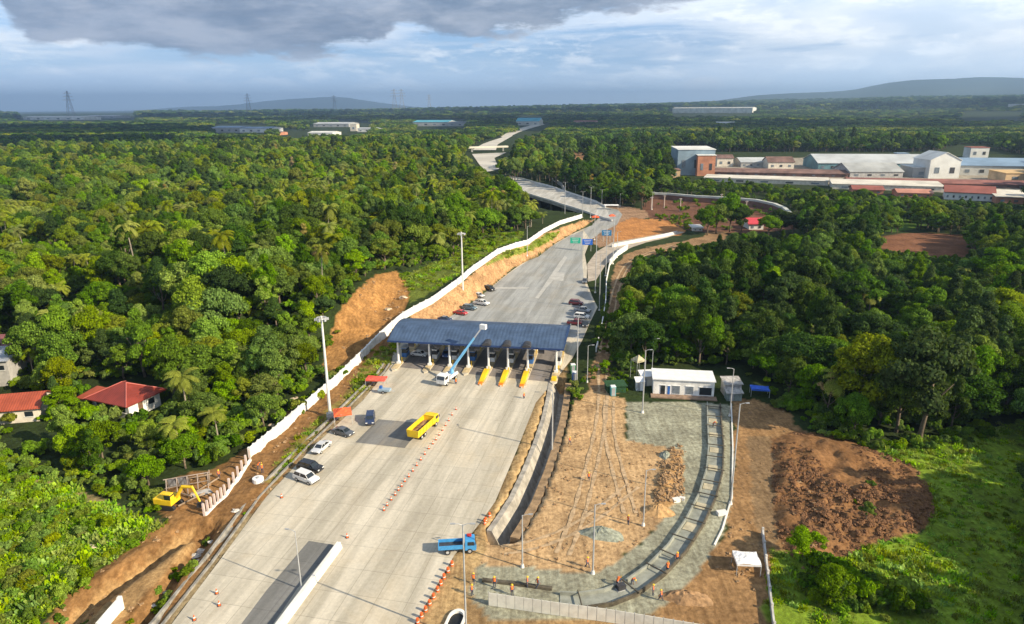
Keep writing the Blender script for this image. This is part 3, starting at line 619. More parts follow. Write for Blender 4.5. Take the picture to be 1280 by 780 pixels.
def zone_points(poly, n, pad=(0, 0), avoid=()):
    x0 = min(p[0] for p in poly); x1 = max(p[0] for p in poly); y0 = min(p[1] for p in poly); y1 = max(p[1] for p in poly)
    w = [P(a, b) for a in (x0, (x0+x1)/2, x1) for b in (y0, y1)]; X = rng.uniform(min(p.x for p in w), max(p.x for p in w), n); Y = rng.uniform(min(p.y for p in w), max(p.y for p in w), n)
    Z = height(X, Y); px, py, _ = proj(X, Y, Z); k = inpoly(px, py, poly)
    for a in avoid: k &= ~inpoly(px, py, a)
    return X[k], Y[k], Z[k]
def visible_ok(x, y, z, h, d):
    ok = np.ones(x.shape, bool)
    for f in (0, .4, .8, 1.15):
        px, py, _ = proj(x, y, z+h*f)
        for poly in KEEP: ok &= ~inpoly(px, py, poly)
        if d.max() > 700:
            for poly in KEEPFAR: ok &= ~inpoly(px, py, poly)
    return ok
def scatter(d0, d1, sp, margin=60):
    ymax = d1; pts = []
    ys = np.arange(40, ymax, sp)
    for y in ys:
        half = .80*y+margin; xs = np.arange(-half, half, sp); pts.append(np.stack([xs, np.full(xs.shape, y)], 1))
    p = np.concatenate(pts)+rng.uniform(-.48, .48, (sum(len(a) for a in pts), 2))*sp
    d = np.hypot(p[:, 0], p[:, 1]); k = (d >= d0) & (d < d1); return p[k, 0], p[k, 1], d[k]
def choose(px, py, x, y, d, n):
    """species by neighbourhood: palms and pale crowns on the left plain, darker wood on the right"""
    w = fnoise(x, y, 45, 3); u = rng.random(n); k = np.zeros(n, int)
    left = px < 700
    lp = np.clip((w-.42)*3, 0, 1)*sstep(190, 300, d)      # palm share
    names = ['bright_a', 'bright_b', 'mid_a', 'mid_b', 'olive_a', 'dark_a', 'dark_b', 'dry_a']
    PL = np.cumsum([.27, .20, .17, .13, .10, .05, .06, .02]); PR = np.cumsum([.055, .045, .22, .17, .07, .23, .20, .01]); PF = np.cumsum([.20, .15, .16, .13, .20, .08, .07, .01])
    kl = np.searchsorted(PL, u*PL[-1]); kr = np.searchsorted(PR, u*PR[-1]); kf = np.searchsorted(PF, u*PF[-1])
    k = np.where(left, np.where(d > 230, kf, kl), kr); k = np.array([KI[a] for a in names])[np.clip(k, 0, 7)]
    pal = rng.random(n) < np.where(left, lp*.75+.03, .015); k = np.where(pal, rng.choice(PALMS, n), k); return k
TREES = []
for d0, d1, sp, sc in ((60, 520, 5.3, 1.03), (520, 1250, 8.2, 1.3)):
    x, y, d = scatter(d0, d1, sp); z = height(x, y); n = len(x)
    px, py, _ = proj(x, y, z); s = sc*rng.uniform(.60, 1.30, n)*(1+.25*(fnoise(x, y, 28, 2)-.5)*2)
    k = choose(px, py, x, y, d, n); hh = np.array([KIND[i][3] for i in k])
    # lower growth on the left next to the camera
    low = (px < 330) & (py > 500); s = np.where(low, s*.68, s)
    pal = np.isin(k, PALMS); s = np.where(pal, np.clip(s, .8, 1.15), s)
    fgz = inpoly(px, py, Z_FARGREEN) & (rng.random(n) < .8); mid = inpoly(px, py, Z_MIDGREEN) & (rng.random(n) < .8)
    ok = visible_ok(x, y, z, hh*s, d) & ~inpoly(px, py, OPEN_SCRUB) & ~fgz & ~mid & (z > -2)
    gap = (fnoise(x+500, y, 16, 2) > .76) | (rng.random(n) < .04); ok &= ~gap
    for i in np.nonzero(ok)[0]: TREES.append((x[i], y[i], z[i]-.2, k[i], s[i], d[i], px[i], py[i]-hh[i]*s[i]*.5*F/d[i]))
infr = [t for t in TREES if -25 < t[6] < 1305 and t[7] < 800]
near_b = sorted([t for t in infr if t[3] not in PALMS], key=lambda t: t[5]/t[4])[:286]
near_p = sorted([t for t in infr if t[3] in PALMS], key=lambda t: t[5])[:90]
ids = set(id(t) for t in near_b+near_p); rest = [t for t in TREES if id(t) not in ids]
PROTO = {}
def plant_tree(t, label, grp, nm=None, cat='tree'):
    x, y, z, k, s = t[:5]; kk = KIND[k]; pal = k in PALMS
    rz = random.random()*6.28
    if k not in PROTO:
        r = thing(nm or ('coconut_palm' if pal else 'broadleaf_tree'), label, 'palm tree' if pal else cat, (x, y, z), rz, grp)
        link(bpy.data.objects.new('crown', kk[1]), r); link(bpy.data.objects.new('trunk', kk[2]), r); r.scale = (s*random.uniform(.85, 1.15), s*random.uniform(.85, 1.15), s*random.uniform(.8, 1.35)); PROTO[k] = r; return r
    return copy_thing(PROTO[k], (x, y, z), rz, label, grp, (s*random.uniform(.85, 1.15), s*random.uniform(.85, 1.15), s*random.uniform(.8, 1.35)))
def zone_label(t):
    x, y, px, py = t[0], t[1], t[6], t[7]
    if px < 640:
        if y < 150 and x < -60: return ('leafy green tree in the low wood around the red-roofed houses', 'trees around the red-roofed houses')
        if y < 175: return ('green tree in the belt between the red-roofed houses and the white wall', 'trees beside the unfinished end of the white wall')
        return ('green tree in the dense wood on the hill left of the toll plaza', 'trees on the wooded hill beyond the white wall')
    if y < 175: return ('dark green tree at the wood edge behind the white site office', 'trees behind the white site office')
    if y < 260: return ('dark green tree inside the wood on the right of the dirt track', 'trees in the dark wood by the dirt track')
    return ('green tree in the far part of the wood below the brick works', 'trees in the wood below the factories')
order = sorted(near_b+near_p, key=lambda t: -t[5])
for t in order:
    la, g = zone_label(t)
    if t[3] in PALMS: la, g = (('coconut palm rising from the wood left of the highway', 'coconut palms left of the highway') if t[6] < 640 else ('coconut palm among the dark wood right of the highway', 'coconut palms right of the highway'))
    plant_tree(t, la, g)

# everything further off, or hidden deep in the wood, as one mass of instanced trees
def scatter_object(name, pts, srcs, label, cat, kindp='stuff'):
    """pts: (x, y, z, source index, scale, squash); srcs: list of lists of objects"""
    a = np.array([p[:6] for p in pts], float); n = len(a)
    me = bpy.data.meshes.new(name); me.vertices.add(n); me.vertices.foreach_set('co', a[:, :3].ravel().astype(np.float32))
    for nm, ty, val in (('pick', 'INT', a[:, 3].astype(np.int32)), ('spin', 'FLOAT', rng.random(n)*6.283), ('size', 'FLOAT', a[:, 4]), ('tall', 'FLOAT', a[:, 5])):
        at = me.attributes.new(nm, ty, 'POINT'); at.data.foreach_set('value', val.astype(np.int32 if ty == 'INT' else np.float32))
    o = bpy.data.objects.new(name, me); link(o); tag(o, label, cat, kind=kindp)
    ng = bpy.data.node_groups.new(name, 'GeometryNodeTree'); ng.interface.new_socket('Geometry', in_out='INPUT', socket_type='NodeSocketGeometry'); ng.interface.new_socket('Geometry', in_out='OUTPUT', socket_type='NodeSocketGeometry')
    N = ng.nodes; K = ng.links; gi = N.new('NodeGroupInput'); go = N.new('NodeGroupOutput'); jn = N.new('GeometryNodeJoinGeometry')
    def attr(nm, ty):
        q = N.new('GeometryNodeInputNamedAttribute'); q.data_type = ty; q.inputs[0].default_value = nm; return q.outputs[0]
    pick, spin, size, tall = attr('pick', 'INT'), attr('spin', 'FLOAT'), attr('size', 'FLOAT'), attr('tall', 'FLOAT')
    rot = N.new('ShaderNodeCombineXYZ'); K.new(spin, rot.inputs[2]); sc = N.new('ShaderNodeCombineXYZ'); K.new(size, sc.inputs[0]); K.new(size, sc.inputs[1]); mu = N.new('ShaderNodeMath'); mu.operation = 'MULTIPLY'; K.new(size, mu.inputs[0]); K.new(tall, mu.inputs[1]); K.new(mu.outputs[0], sc.inputs[2])
    for i, src in enumerate(srcs):
        j2 = N.new('GeometryNodeJoinGeometry')
        for s_ in src:
            oi = N.new('GeometryNodeObjectInfo'); oi.inputs['Object'].default_value = s_; oi.transform_space = 'ORIGINAL'; K.new(oi.outputs['Geometry'], j2.inputs[0])
        g2 = N.new('GeometryNodeGeometryToInstance'); K.new(j2.outputs[0], g2.inputs[0])
        cmp_ = N.new('FunctionNodeCompare'); cmp_.data_type = 'INT'; cmp_.operation = 'EQUAL'; K.new(pick, cmp_.inputs[2]); cmp_.inputs[3].default_value = i
        ip = N.new('GeometryNodeInstanceOnPoints'); K.new(gi.outputs[0], ip.inputs['Points']); K.new(cmp_.outputs[0], ip.inputs['Selection']); K.new(j2.outputs[0] if False else g2.outputs[0], ip.inputs['Instance'])
        K.new(rot.outputs[0], ip.inputs['Rotation']); K.new(sc.outputs[0], ip.inputs['Scale']); K.new(ip.outputs[0], jn.inputs[0])
    K.new(jn.outputs[0], go.inputs[0]); md = o.modifiers.new('scatter', 'NODES'); md.node_group = ng; return o
srcs = []
for i, k in enumerate(KIND):
    if i in PROTO: srcs.append(list(KIDS[PROTO[i].name]))
    else: q = bpy.data.objects.new('crown', k[1]); q2 = bpy.data.objects.new('trunk', k[2]); srcs.append([q, q2])
fm = [bpy.data.objects.new('far_crown', m_) for m_ in far_mesh]; nk = len(KIND); srcs += [[q] for q in fm]
pts = [(t[0], t[1], t[2], t[3], t[4], random.uniform(.8, 1.45)) for t in rest]
for d0, d1, sp, s0 in ((1250, 2600, 17, 1.35), (2600, 5200, 34, 2.1), (5200, 10000, 80, 4.0)):
    x, y, d = scatter(d0, d1, sp, 200); z = height(x, y); px, py, _ = proj(x, y, z); n = len(x)
    ok = visible_ok(x, y, z, 9*s0+0*x, d) & (fnoise(x, y, 220, 3) < .66); s = s0*rng.uniform(.7, 1.25, n)
    w = fnoise(x, y, 120, 2)+rng.normal(size=n)*.1; k = np.where(w < .45, 1, np.where(w < .62, 0, 2))
    pts += [(x[i], y[i], z[i]-1, nk+k[i], s[i], .85 if s0 > 2 else 1.) for i in np.nonzero(ok)[0]]
X, Y, Z = zone_points([(870, 229), (1050, 245), (1290, 266), (1290, 290), (1060, 280), (1000, 268), (960, 254), (870, 246), (800, 240), (840, 226)], 5200, avoid=(Z_RETAIN,))
for x, y, z in zip(X, Y, Z):
    if vnoise(x, y, 14) > .22 and random.random() < .55: pts.append((x, y, z-.2, KI[random.choice(('mid_a', 'bright_a', 'dark_a', 'mid_b', 'bright_b'))], random.uniform(.38, .72), 1.))
scatter_object('forest', pts, srcs, 'far spread of trees and palms that reads as one green mass to the horizon', 'forest')
print('trees', len(near_b), len(near_p), 'rest', len(pts))

# undergrowth: bushes along the edges and in the low ground on the left, grass in the fields
bp = []
def bushes(poly, n, s0, s1, kinds=(0, 1, 2), avoid=(), thr=0.):
    X, Y, Z = zone_points(poly, n, avoid=avoid)
    qx, qy, _ = proj(X, Y, Z); q2 = proj(X, Y, Z+1.7); k = (distpoly(qx, qy, Z_PATH) > 6) & ~inpoly(qx, qy, Z_PATH) & (distpoly(q2[0], q2[1], Z_PATH) > 5) & ~inpoly(q2[0], q2[1], Z_PATH); X, Y, Z = X[k], Y[k], Z[k]
    for x, y, z in zip(X, Y, Z):
        if thr and vnoise(x, y, 9) < thr: continue
        bp.append((x, y, z-.15, random.choice(kinds), random.uniform(s0, s1), random.uniform(.8, 1.3)))
bushes(OPEN_SCRUB, 2100, .35, 1.05, (0, 0, 0, 1, 2), avoid=(Z_PATH, Z_LEFTDIRT, [(40, 690), (160, 655), (172, 672), (60, 735)]))
bushes([(560, 340), (590, 300), (650, 288), (648, 296), (610, 312), (575, 338), (545, 352), (506, 345), (520, 334)], 500, .5, 1.2, (0, 0, 2))
bushes([(340, 540), (345, 500), (380, 470), (400, 440), (440, 440), (470, 430), (430, 480), (390, 510), (350, 545)], 220, .6, 1.6, (1, 2, 0), thr=.35)
bushes([(735, 470), (745, 420), (752, 380), (758, 350), (764, 352), (757, 400), (752, 440), (742, 475), (730, 500), (708, 515), (704, 495), (722, 470)], 500, .4, 1.0, (0, 1, 2), thr=.3)
bushes([(1010, 520), (1060, 540), (1120, 552), (1180, 545), (1240, 530), (1240, 548), (1170, 562), (1110, 566), (1050, 552), (1005, 538)], 260, .5, 1.2, (0, 1), thr=.4)
bushes([(975, 690), (1000, 700), (1060, 722), (1100, 735), (1160, 755), (1150, 772), (1060, 766), (985, 748)], 200, .6, 1.7, (1, 1, 0), thr=.25)
bushes(Z_GRASS, 300, .25, .6, (0, 2), thr=.62); bushes(Z_VERGE, 160, .25, .7, (2, 0), thr=.4)
bushes([(1065, 590), (1092, 600), (1088, 650), (1068, 640)], 20, .4, .9, (0, 1))
bushes([(760, 468), (782, 466), (782, 490), (758, 492)], 40, .4, .8, (1, 0)); bushes([(838, 270), (860, 268), (868, 290), (850, 284), (812, 268)], 300, .5, 1.1, (0, 2))
bushes([(815, 252), (980, 256), (1000, 280), (960, 290), (880, 290), (840, 275)], 260, .7, 1.8, (1, 0), thr=.5)
bushes(Z_LEFTDIRT, 320, .25, .8, (2, 0), thr=.5)
bushes([(140, 800), (175, 762), (215, 715), (240, 690), (252, 700), (228, 730), (195, 775), (175, 800)], 260, .3, .8, (0, 0, 2)); bushes([(35, 800), (80, 752), (135, 706), (190, 668), (200, 674), (150, 712), (95, 758), (60, 800)], 520, .3, .9, (0, 0, 1), thr=.25)
bushes([(392, 470), (404, 470), (412, 425), (426, 392), (442, 366), (430, 356), (405, 380), (394, 420)], 260, .7, 1.7, (0, 1)); bushes(Z_CUT, 60, .4, 1.0, (0, 2), thr=.6)
bushes([(330, 545), (352, 520), (384, 498), (410, 470), (420, 440), (440, 445), (430, 468), (390, 498), (350, 532)], 200, .5, 1.3, (1, 0, 2), thr=.3)
# rough growth at the wood's foot all along its edge
for x, y, z, k, s, d, px, py in [t for t in infr if t[5] < 330]:
    for _ in range(2):
        a = random.random()*6.28; r = random.uniform(2, 5); X, Y = x+r*math.cos(a), y+r*math.sin(a)*.8; zz = hz(X, Y) if d < 170 else z; q = proj(X, Y, zz)
        if not bool(inpoly(q[0], q[1], OPEN_MAIN)): bp.append((X, Y, zz-.1, random.choice((0, 1, 1)) if px < 640 else 1, random.uniform(.7, 1.6), 1.1))
X, Y, D = scatter(55, 330, 2.6, 20); Z = height(X, Y); px, py, _ = proj(X, Y, Z)
ok = ~inpoly(px, py, OPEN_MAIN) & ~inpoly(px, py, OPEN_SCRUB) & (fnoise(X, Y, 12, 2) > .3)
for poly in KEEP[3:6]: ok &= ~inpoly(px, py, poly)
for i in np.nonzero(ok)[0]: bp.append((X[i], Y[i], Z[i]-.1, random.choice((0, 0, 1, 1, 2)) if px[i] < 640 else 1, random.uniform(.8, 1.9), random.uniform(.8, 1.3)))
bushes([(745, 395), (770, 395), (785, 455), (930, 455), (965, 478), (1010, 520), (1000, 530), (960, 500), (925, 480), (780, 466), (755, 470)], 700, .5, 1.4, (1, 1, 0), thr=.25, avoid=([(795, 455), (930, 458), (925, 505), (790, 505)],))
bsrc = [[bpy.data.objects.new('bush', m_)] for m_ in bush_mesh]
scatter_object('undergrowth', bp, bsrc, 'bright low bushes and creepers covering the ground at the wood edges', 'undergrowth')
gp = []
for poly, n, s0, s1, ks in ((Z_GRASS, 4500, .3, .75, (0, 0, 1, 2)), (Z_GREEN_L, 5000, .6, 1.2, (0, 0, 1)), (Z_BANKGRASS, 2500, .5, 1, (0, 2)), (Z_CREST, 3500, .5, 1.1, (0, 0, 2)), (Z_VERGE, 1800, .4, .9, (2, 2, 0)), (Z_CLEAR1, 600, .8, 1.4, (0, 2))):
    X, Y, Z = zone_points(poly, n, avoid=(Z_PATH,))
    gp += [(x, y, z-.05, random.choice(ks), random.uniform(s0, s1)*(.6+.8*vnoise(x, y, 6)), random.uniform(.6, 1.2)) for x, y, z in zip(X, Y, Z) if vnoise(x+90, y, 5) > .2]
cl = []
for poly, n, s0, s1 in ((Z_TILL, 4200, .12, .40), (Z_RIM, 500, .12, .4), (Z_LEFTDIRT, 1500, .12, .4), (Z_YARD, 700, .08, .25), (Z_BROWN_R, 600, .1, .3), (Z_CUT, 500, .2, .5)):
    X, Y, Z = zone_points(poly, n); cl += [(x, y, z, 0 if poly is Z_TILL else 1, random.uniform(s0, s1)*(.5+vnoise(x, y, 7)), random.uniform(.5, 1.)) for x, y, z in zip(X, Y, Z) if vnoise(x+30, y, 8) > .3]
cm = []
for k, c in enumerate(((.20, .10, .045), (.36, .23, .12))):
    b_ = MB()
    for j in range(3): b_.blob((random.uniform(-1, 1)*j, random.uniform(-1, 1)*j, .3), (1-.25*j, .8-.2*j, .7-.2*j), seed=j+k, seg=7, rings=4, amp=.3)
    me = bpy.data.meshes.new('clod'); me.from_pydata(b_.v, [], b_.f); me.materials.append(mat('clod_%d' % k, c, .95, .3, 2)); cm.append([bpy.data.objects.new('clod', me)])
scatter_object('soil_clods', cl, cm, 'loose clods of dug earth strewn over the bare ground', 'clods')
def track(pts_, w=.6, gauge=1.9):
    pts_ = [P(*p) for p in pts_]; out = []
    for i in range(len(pts_)-1):
        for k in range(10): out.append(pts_[i].lerp(pts_[i+1], k/10))
    out.append(pts_[-1]); sm = [sum((out[min(max(i+j, 0), len(out)-1)] for j in range(-5, 6)), Vector())/11 for i in range(len(out))]
    for s in (-1, 1):
        v = []
        for i, p in enumerate(sm):
            d = (sm[min(i+1, len(sm)-1)]-sm[max(i-1, 0)]).normalized(); r = Vector((d.y, -d.x, 0))
            for e in (-1, 1): q = p+r*(s*gauge/2+e*w/2*(1+.3*math.sin(i*1.3))); v.append((q.x, q.y, max(hz(q.x, q.y), hz(p.x, p.y))+.05))
        o = MB().add(v, [(2*i, 2*i+1, 2*i+3, 2*i+2) for i in range(len(sm)-1)]).build('tyre_track', mat('tyre_track', (.46, .325, .19), .95, .25, 1.2)); o['kind'] = 'structure'
for a in (((700, 700), (722, 650), (735, 600), (748, 550), (755, 500), (752, 450)), ((620, 690), (680, 680), (740, 650), (800, 600)), ((790, 650), (775, 600), (760, 540), (762, 495)), ((752, 450), (762, 400), (772, 350), (790, 322), (850, 305))): track(a)
gsrc = [[bpy.data.objects.new('tuft', m_)] for m_ in tuft_mesh]
scatter_object('grass', gp, gsrc, 'rough bright green grass growing over the open fields', 'grass')
print('bushes', len(bp), 'tufts', len(gp))
# ================================================================ STRUCTURES AND THINGS
blue_roof = ribbed('blue_roof', (.070, .112, .190), .9, 0, .5, .2); white_p = mat('white_paint', (.78, .78, .76), .5, .06, .8); grey_p = mat('grey_paint', (.36, .37, .38), .5, .1, .8)
glass = mat('dark_glass', (.02, .028, .035), .12, .1, 1, spec=.7); steel = mat('galvanised_steel', (.52, .53, .53), .45, .12, .8, metal=.3); yellow = mat('yellow_paint', (.80, .52, .02), .5, .1, .6)
dark_m = mat('dark_metal', (.05, .05, .055), .5, .2, 1); rubber = mat('rubber', (.025, .025, .027), .9, .1, 1); orange = mat('orange_plastic', (.80, .14, .03), .5, .08, 1); red_p = mat('red_paint', (.50, .03, .025), .5, .1, 1)
isl = mat('island_concrete', (.50, .44, .34), .85, .2, .6); soil = mat('soil_load', (.30, .16, .07), .95, .3, 1.5, bump=.5); wall_w = mat('white_wall', (.80, .79, .75), .75, .16, .5); blue_p = mat('blue_paint', (.03, .13, .42), .45, .1, .8)

# ---------------------------------------------------------------- toll plaza
A = P(498, 456); B = P(695, 467); TR = math.atan2(B.y-A.y, B.x-A.x); TC = (A+B)/2; TL = (B-A).length
toll = thing('toll_plaza_canopy', 'long blue barrel-roofed toll canopy on white columns across the concrete plaza', 'toll canopy', TC, TR)
RW = TL/2+1.9; prof = [];
for i in range(17):
    u = i/16; prof.append((-1.6+18.5*u, 6.9+2.2*math.sin(math.pi*u)))
low = [(a, b-.22) for a, b in reversed(prof)]
MB().side(prof+low, -RW, RW).build('roof', blue_roof, toll)
MB().box((0, -1.68, 6.8), (2*RW+.1, .14, .45)).box((0, 16.98, 6.8), (2*RW+.1, .14, .45)).build('gutter', mat('dark_blue_trim', (.02, .05, .15), .45, .1, 1), toll)
for s in (-1, 1): MB().side(prof+[(16.9, 6.65), (-1.6, 6.65)], s*(RW-.02)-.06, s*(RW-.02)+.06).build('gable_end', mat('dark_blue_trim', (0, 0, 0)), toll)
NX = 9; cols = [(-TL/2+TL*i/(NX-1)) for i in range(NX)]
colx = [(p.x-TC.x)*math.cos(TR)+(p.y-TC.y)*math.sin(TR) for p in (P(498, 456), P(537, 458), P(561, 461), P(584, 463), P(610, 463), P(635, 463), P(659, 466), P(695, 467))]
for x in colx:
    for y in (0.3, 15.0): MB().tube((x, y, .2), (x, y, 6.95), .30, .22, 10).box((x, y, .45), (.95, .95, .9), taper=.85).build('column', white_p, toll)
    MB().box((x, 7.6, 6.75), (.22, 17, .3)).tube((x, 1.5, 6.9), (x, 7.6, 8.7), .08).tube((x, 14.5, 6.9), (x, 7.6, 8.7), .08).tube((x, 7.6, 6.9), (x, 7.6, 8.75), .08).build('truss', white_p, toll)
MB().box((0, .3, 6.72), (2*RW-1, .25, .35)).box((0, 15.0, 6.72), (2*RW-1, .25, .35)).build('beam', white_p, toll)
for x in colx[4:7]:  # dark arched shapes along the front eave
    d = [(x+1.1*math.cos(math.pi*k/8), 6.95+.65*math.sin(math.pi*k/8)) for k in range(9)]; m_ = MB(); n = 9
    m_.add([(a, -1.95, b) for a, b in d]+[(a, .6, b+.25) for a, b in d], [tuple(range(9)), tuple(range(17, 8, -1))]+[(k, k+1, 10+k, 9+k) for k in range(8)]); m_.build('roof_arch', dark_m, toll)
for i in range(len(colx)-1):
    x = (colx[i]+colx[i+1])/2; b = MB().box((x, -1.2, 5.9), (1.5, .2, .9)).build('lane_signal', dark_m, toll)
def to_w(x, y, z=0.): c, s = math.cos(TR), math.sin(TR); return Vector((TC.x+x*c-y*s, TC.y+x*s+y*c, z))
def lbl(*a): return ' '.join(a)
ordn = ['leftmost', 'second from the left', 'third from the left', 'fourth from the left', 'fifth from the left', 'sixth from the left', 'seventh from the left', 'rightmost']
sheet('shaded_toll_lanes', [to_w(-RW+1.5, -1.5, .02), to_w(RW-2.6, -5.5, .02), to_w(RW-2.2, 20, .02), to_w(-RW+1.5, 20, .02)], M['lane'], z=.02)  # dark grey lanes: the canopy's shade is put into their colour
for i, x in enumerate(colx):
    w = to_w(x, 0); L0 = -9.0 if i in (4, 5, 6) else -3.5 if i < 4 else -6
    t = thing('toll_island', 'raised concrete toll island, %s under the blue canopy' % ordn[i], 'traffic island', w, TR, 'toll islands in a row under the canopy')
    m_ = MB(); hw = .85
    m_.prism([(-hw, L0), (0, L0-1.2), (hw, L0), (hw, 21), (0, 22), (-hw, 21)], 0, .28); m_.build('kerb', isl, t)
    MB().prism([(-hw+.02, L0+.2), (hw-.02, L0+.2), (hw-.02, 20.8), (-hw+.02, 20.8)], .28, .34).build('paving', mat('island_top', (.56, .44, .25), .9, .2, .8), t)
    if i in (4, 5, 6):
        pr = []
        for k in range(11): u = k/10; pr.append((L0+.2+6.6*u, .36+.85*math.sin(u*math.pi*.5)**1.1))
        MB().side(pr+[(L0+6.8, .34), (L0+.2, .34)], -.55, .55).build('crash_nose', yellow, t, bevel=.08)
        MB().side([(L0-.9, .05), (L0-.6, .5), (L0+.3, .5), (L0+.3, .05)], -.5, .5).build('nose_tip', mat('orange_paint', (.80, .22, .02), .5, .1, 1), t, bevel=.06)
    if i == 7: MB().box((0, L0+1.2, .7), (1.1, 1.5, .7)).build('crash_nose', yellow, t, bevel=.08)
    for y in (L0+7.5 if L0 < -7 else 1.5, 12.5): MB().tube((.5, y, .3), (.5, y, 1.4), .08).box((.5, y, 1.25), (.25, .3, .6)).build('bollard', yellow, t)
    # booth
    bt = thing('toll_booth', 'small toll booth with dark windows, %s under the blue canopy' % ordn[i], 'toll booth', to_w(x, 6.0, .34), TR, 'toll booths under the canopy')
    MB().box((0, 0, .55), (1.3, 2.6, 1.1)).box((0, 0, 2.35), (1.34, 2.64, .3)).build('wall', white_p if i % 3 else mat('blue_film', (.05, .16, .42), .4, .1, 1), bt)
    MB().box((0, 0, 1.65), (1.24, 2.54, 1.1)).build('window', glass, bt); MB().box((0, 0, 2.6), (1.7, 3.1, .18)).build('roof', grey_p, bt, bevel=.04)
    MB().box((-.67, -.5, 1.05), (.04, .8, 2.0)).build('door', grey_p, bt)

# ---------------------------------------------------------------- vehicles
def paint(nm, c, r=.25): return mat('paint_'+nm, c, r, .04, .3, spec=.5, coat=.5)
def wheel_set(t, xs, ys, r, w=.24):
    for y in ys:
        for x in xs:
            q = MB().tube((x-w/2, y, r), (x+w/2, y, r), r, n=16).build('wheel', rubber, t, bevel=.02)
            MB().tube((x-w/2-.01, y, r), (x+w/2+.01, y, r), r*.55, n=12).build('rim', steel, q)
def make_car(nm, label, kind_, pm, loc, rz, group=None):
    """cars lie along local y, nose to -y"""
    t = thing(nm, label, 'car', loc, rz, group)
    if kind_ == 'sedan': body = [(-2.25, .32), (-2.3, .62), (-2.15, .80), (-1.2, .95), (1.55, 1.0), (2.2, .95), (2.3, .6), (2.2, .3)]; cab = [(-1.25, .93), (-.55, 1.40), (.75, 1.44), (1.65, .98)]; W = 1.76
    elif kind_ == 'suv': body = [(-2.3, .38), (-2.35, .75), (-2.2, 1.0), (-1.35, 1.12), (2.2, 1.15), (2.35, 1.0), (2.35, .6), (2.3, .38)]; cab = [(-1.3, 1.1), (-.7, 1.70), (1.85, 1.76), (2.25, 1.13)]; W = 1.86
    else: body = [(-2.6, .42), (-2.65, .8), (-2.5, 1.02), (-1.5, 1.14), (2.6, 1.14), (2.65, .6), (2.6, .42)]; cab = [(-1.5, 1.1), (-.85, 1.74), (.55, 1.78), (.8, 1.13)]; W = 1.88
    MB().side(body, -W/2, W/2).build('body', pm, t, bevel=.09, smooth=True)
    # cabin: glass house with pillars and roof
    n = len(cab); v = [];
    for sx in (-1, 1):
        for k, (y, z) in enumerate(cab): v.append((sx*(W/2-.06-(.18 if k in (1, 2) else 0)), y, z))
    f = [(0, 1, 2, 3), (7, 6, 5, 4)]+[(k, k+4, (k+1) % 4+4, (k+1) % 4) for k in range(4)]
    MB().add(v, f).build('window', glass, t, bevel=.03)
    rx = W/2-.22; MB().side([(cab[1][0]-.05, cab[1][1]-.02), (cab[1][0]+.1, cab[1][1]+.05), (cab[2][0]-.1, cab[2][1]+.05), (cab[2][0]+.08, cab[2][1]-.03)], -rx-.03, rx+.03).build('roof', pm, t, bevel=.02)
    for s in (-1, 1):
        xx = s*(W/2-.10); ym = (cab[1][0]+cab[2][0])/2
        for a, b in ((cab[0], cab[1]), (cab[3], cab[2]), ((ym, cab[0][1]), (ym, (cab[1][1]+cab[2][1])/2))): MB().tube((xx, a[0], a[1]), (s*(W/2-.235), b[0], b[1]), .055, n=6).build('pillar', pm, t)
        MB().box((s*(W/2-.3), body[1][0]+.02, body[1][1]+.05), (.38, .1, .16)).build('headlight', mat('lamp_lens', (.8, .8, .78), .15, .05, 1), t, bevel=.02)
        MB().box((s*(W/2-.25), body[-2][0]-.02, .82), (.3, .1, .2)).build('tail_light', red_p, t, bevel=.02)
        MB().box((s*(W/2+.1), cab[0][0]+.45, cab[0][1]+.02), (.2, .1, .14)).build('mirror', pm, t, bevel=.02)
    MB().box((0, body[0][0]-.0, .45), (W-.1, .14, .2)).build('bumper', dark_m, t, bevel=.03)
    if kind_ == 'pickup': MB().box((0, 1.68, 1.10), (1.55, 1.62, .12)).build('cargo_bed', dark_m, t)
    r = .36 if kind_ != 'sedan' else .32; wheel_set(t, (-W/2+.08, W/2-.08), (-1.42, 1.42), r); return t
def at_px(px, py, z=0.): p = P(px, py, z); return (p.x, p.y, z)
silver = paint('silver', (.55, .56, .57)); black = paint('black', (.015, .016, .018)); dgrey = paint('dark_grey', (.09, .10, .115)); white_v = paint('white', (.78, .78, .76)); maroon = paint('maroon', (.16, .02, .03)); navy = paint('navy', (.02, .035, .09)); redv = paint('red', (.5, .03, .03)); teal = paint('blue_grey', (.12, .18, .22))
G1 = 'cars parked along the left edge of the plaza'
make_car('parked_car', 'dark blue-black van parked beside the orange tent on the plaza', 'suv', navy, at_px(463, 527), R(8)-0, G1)
make_car('parked_car', 'dark grey sedan parked just in front of the orange tent', 'sedan', dgrey, at_px(429, 543), R(62), G1)
make_car('parked_car', 'small silver hatchback parked alone between the dark grey sedan and the black suv', 'sedan', silver, at_px(402, 562), R(-18), G1)
make_car('parked_car', 'black suv parked side by side with a white car at the plaza edge', 'suv', black, at_px(388, 588), R(68), G1)
make_car('parked_car', 'silver white suv parked beside the black suv, lowest of the parked row', 'suv', paint('pearl', (.68, .68, .67)), at_px(383, 601), R(60), G1)
G2 = 'vehicles parked beyond the canopy on the left side'
make_car('parked_car', 'white pickup parked at the foot of the orange bank beyond the canopy', 'pickup', white_v, at_px(602, 381), R(60), G2)
make_car('parked_car', 'dark teal suv parked next to the white pickup beyond the canopy', 'suv', teal, at_px(587, 387), R(65), G2)
make_car('parked_car', 'small red car at the foot of the tall mast beyond the canopy', 'sedan', redv, at_px(576, 393), R(60), G2)
make_car('parked_car', 'silver sedan parked upslope behind the white pickup', 'sedan', silver, at_px(598, 371), R(50), G2)
make_car('parked_car', 'black suv highest in the row below the orange bank', 'suv', black, at_px(612, 363), R(40), G2)
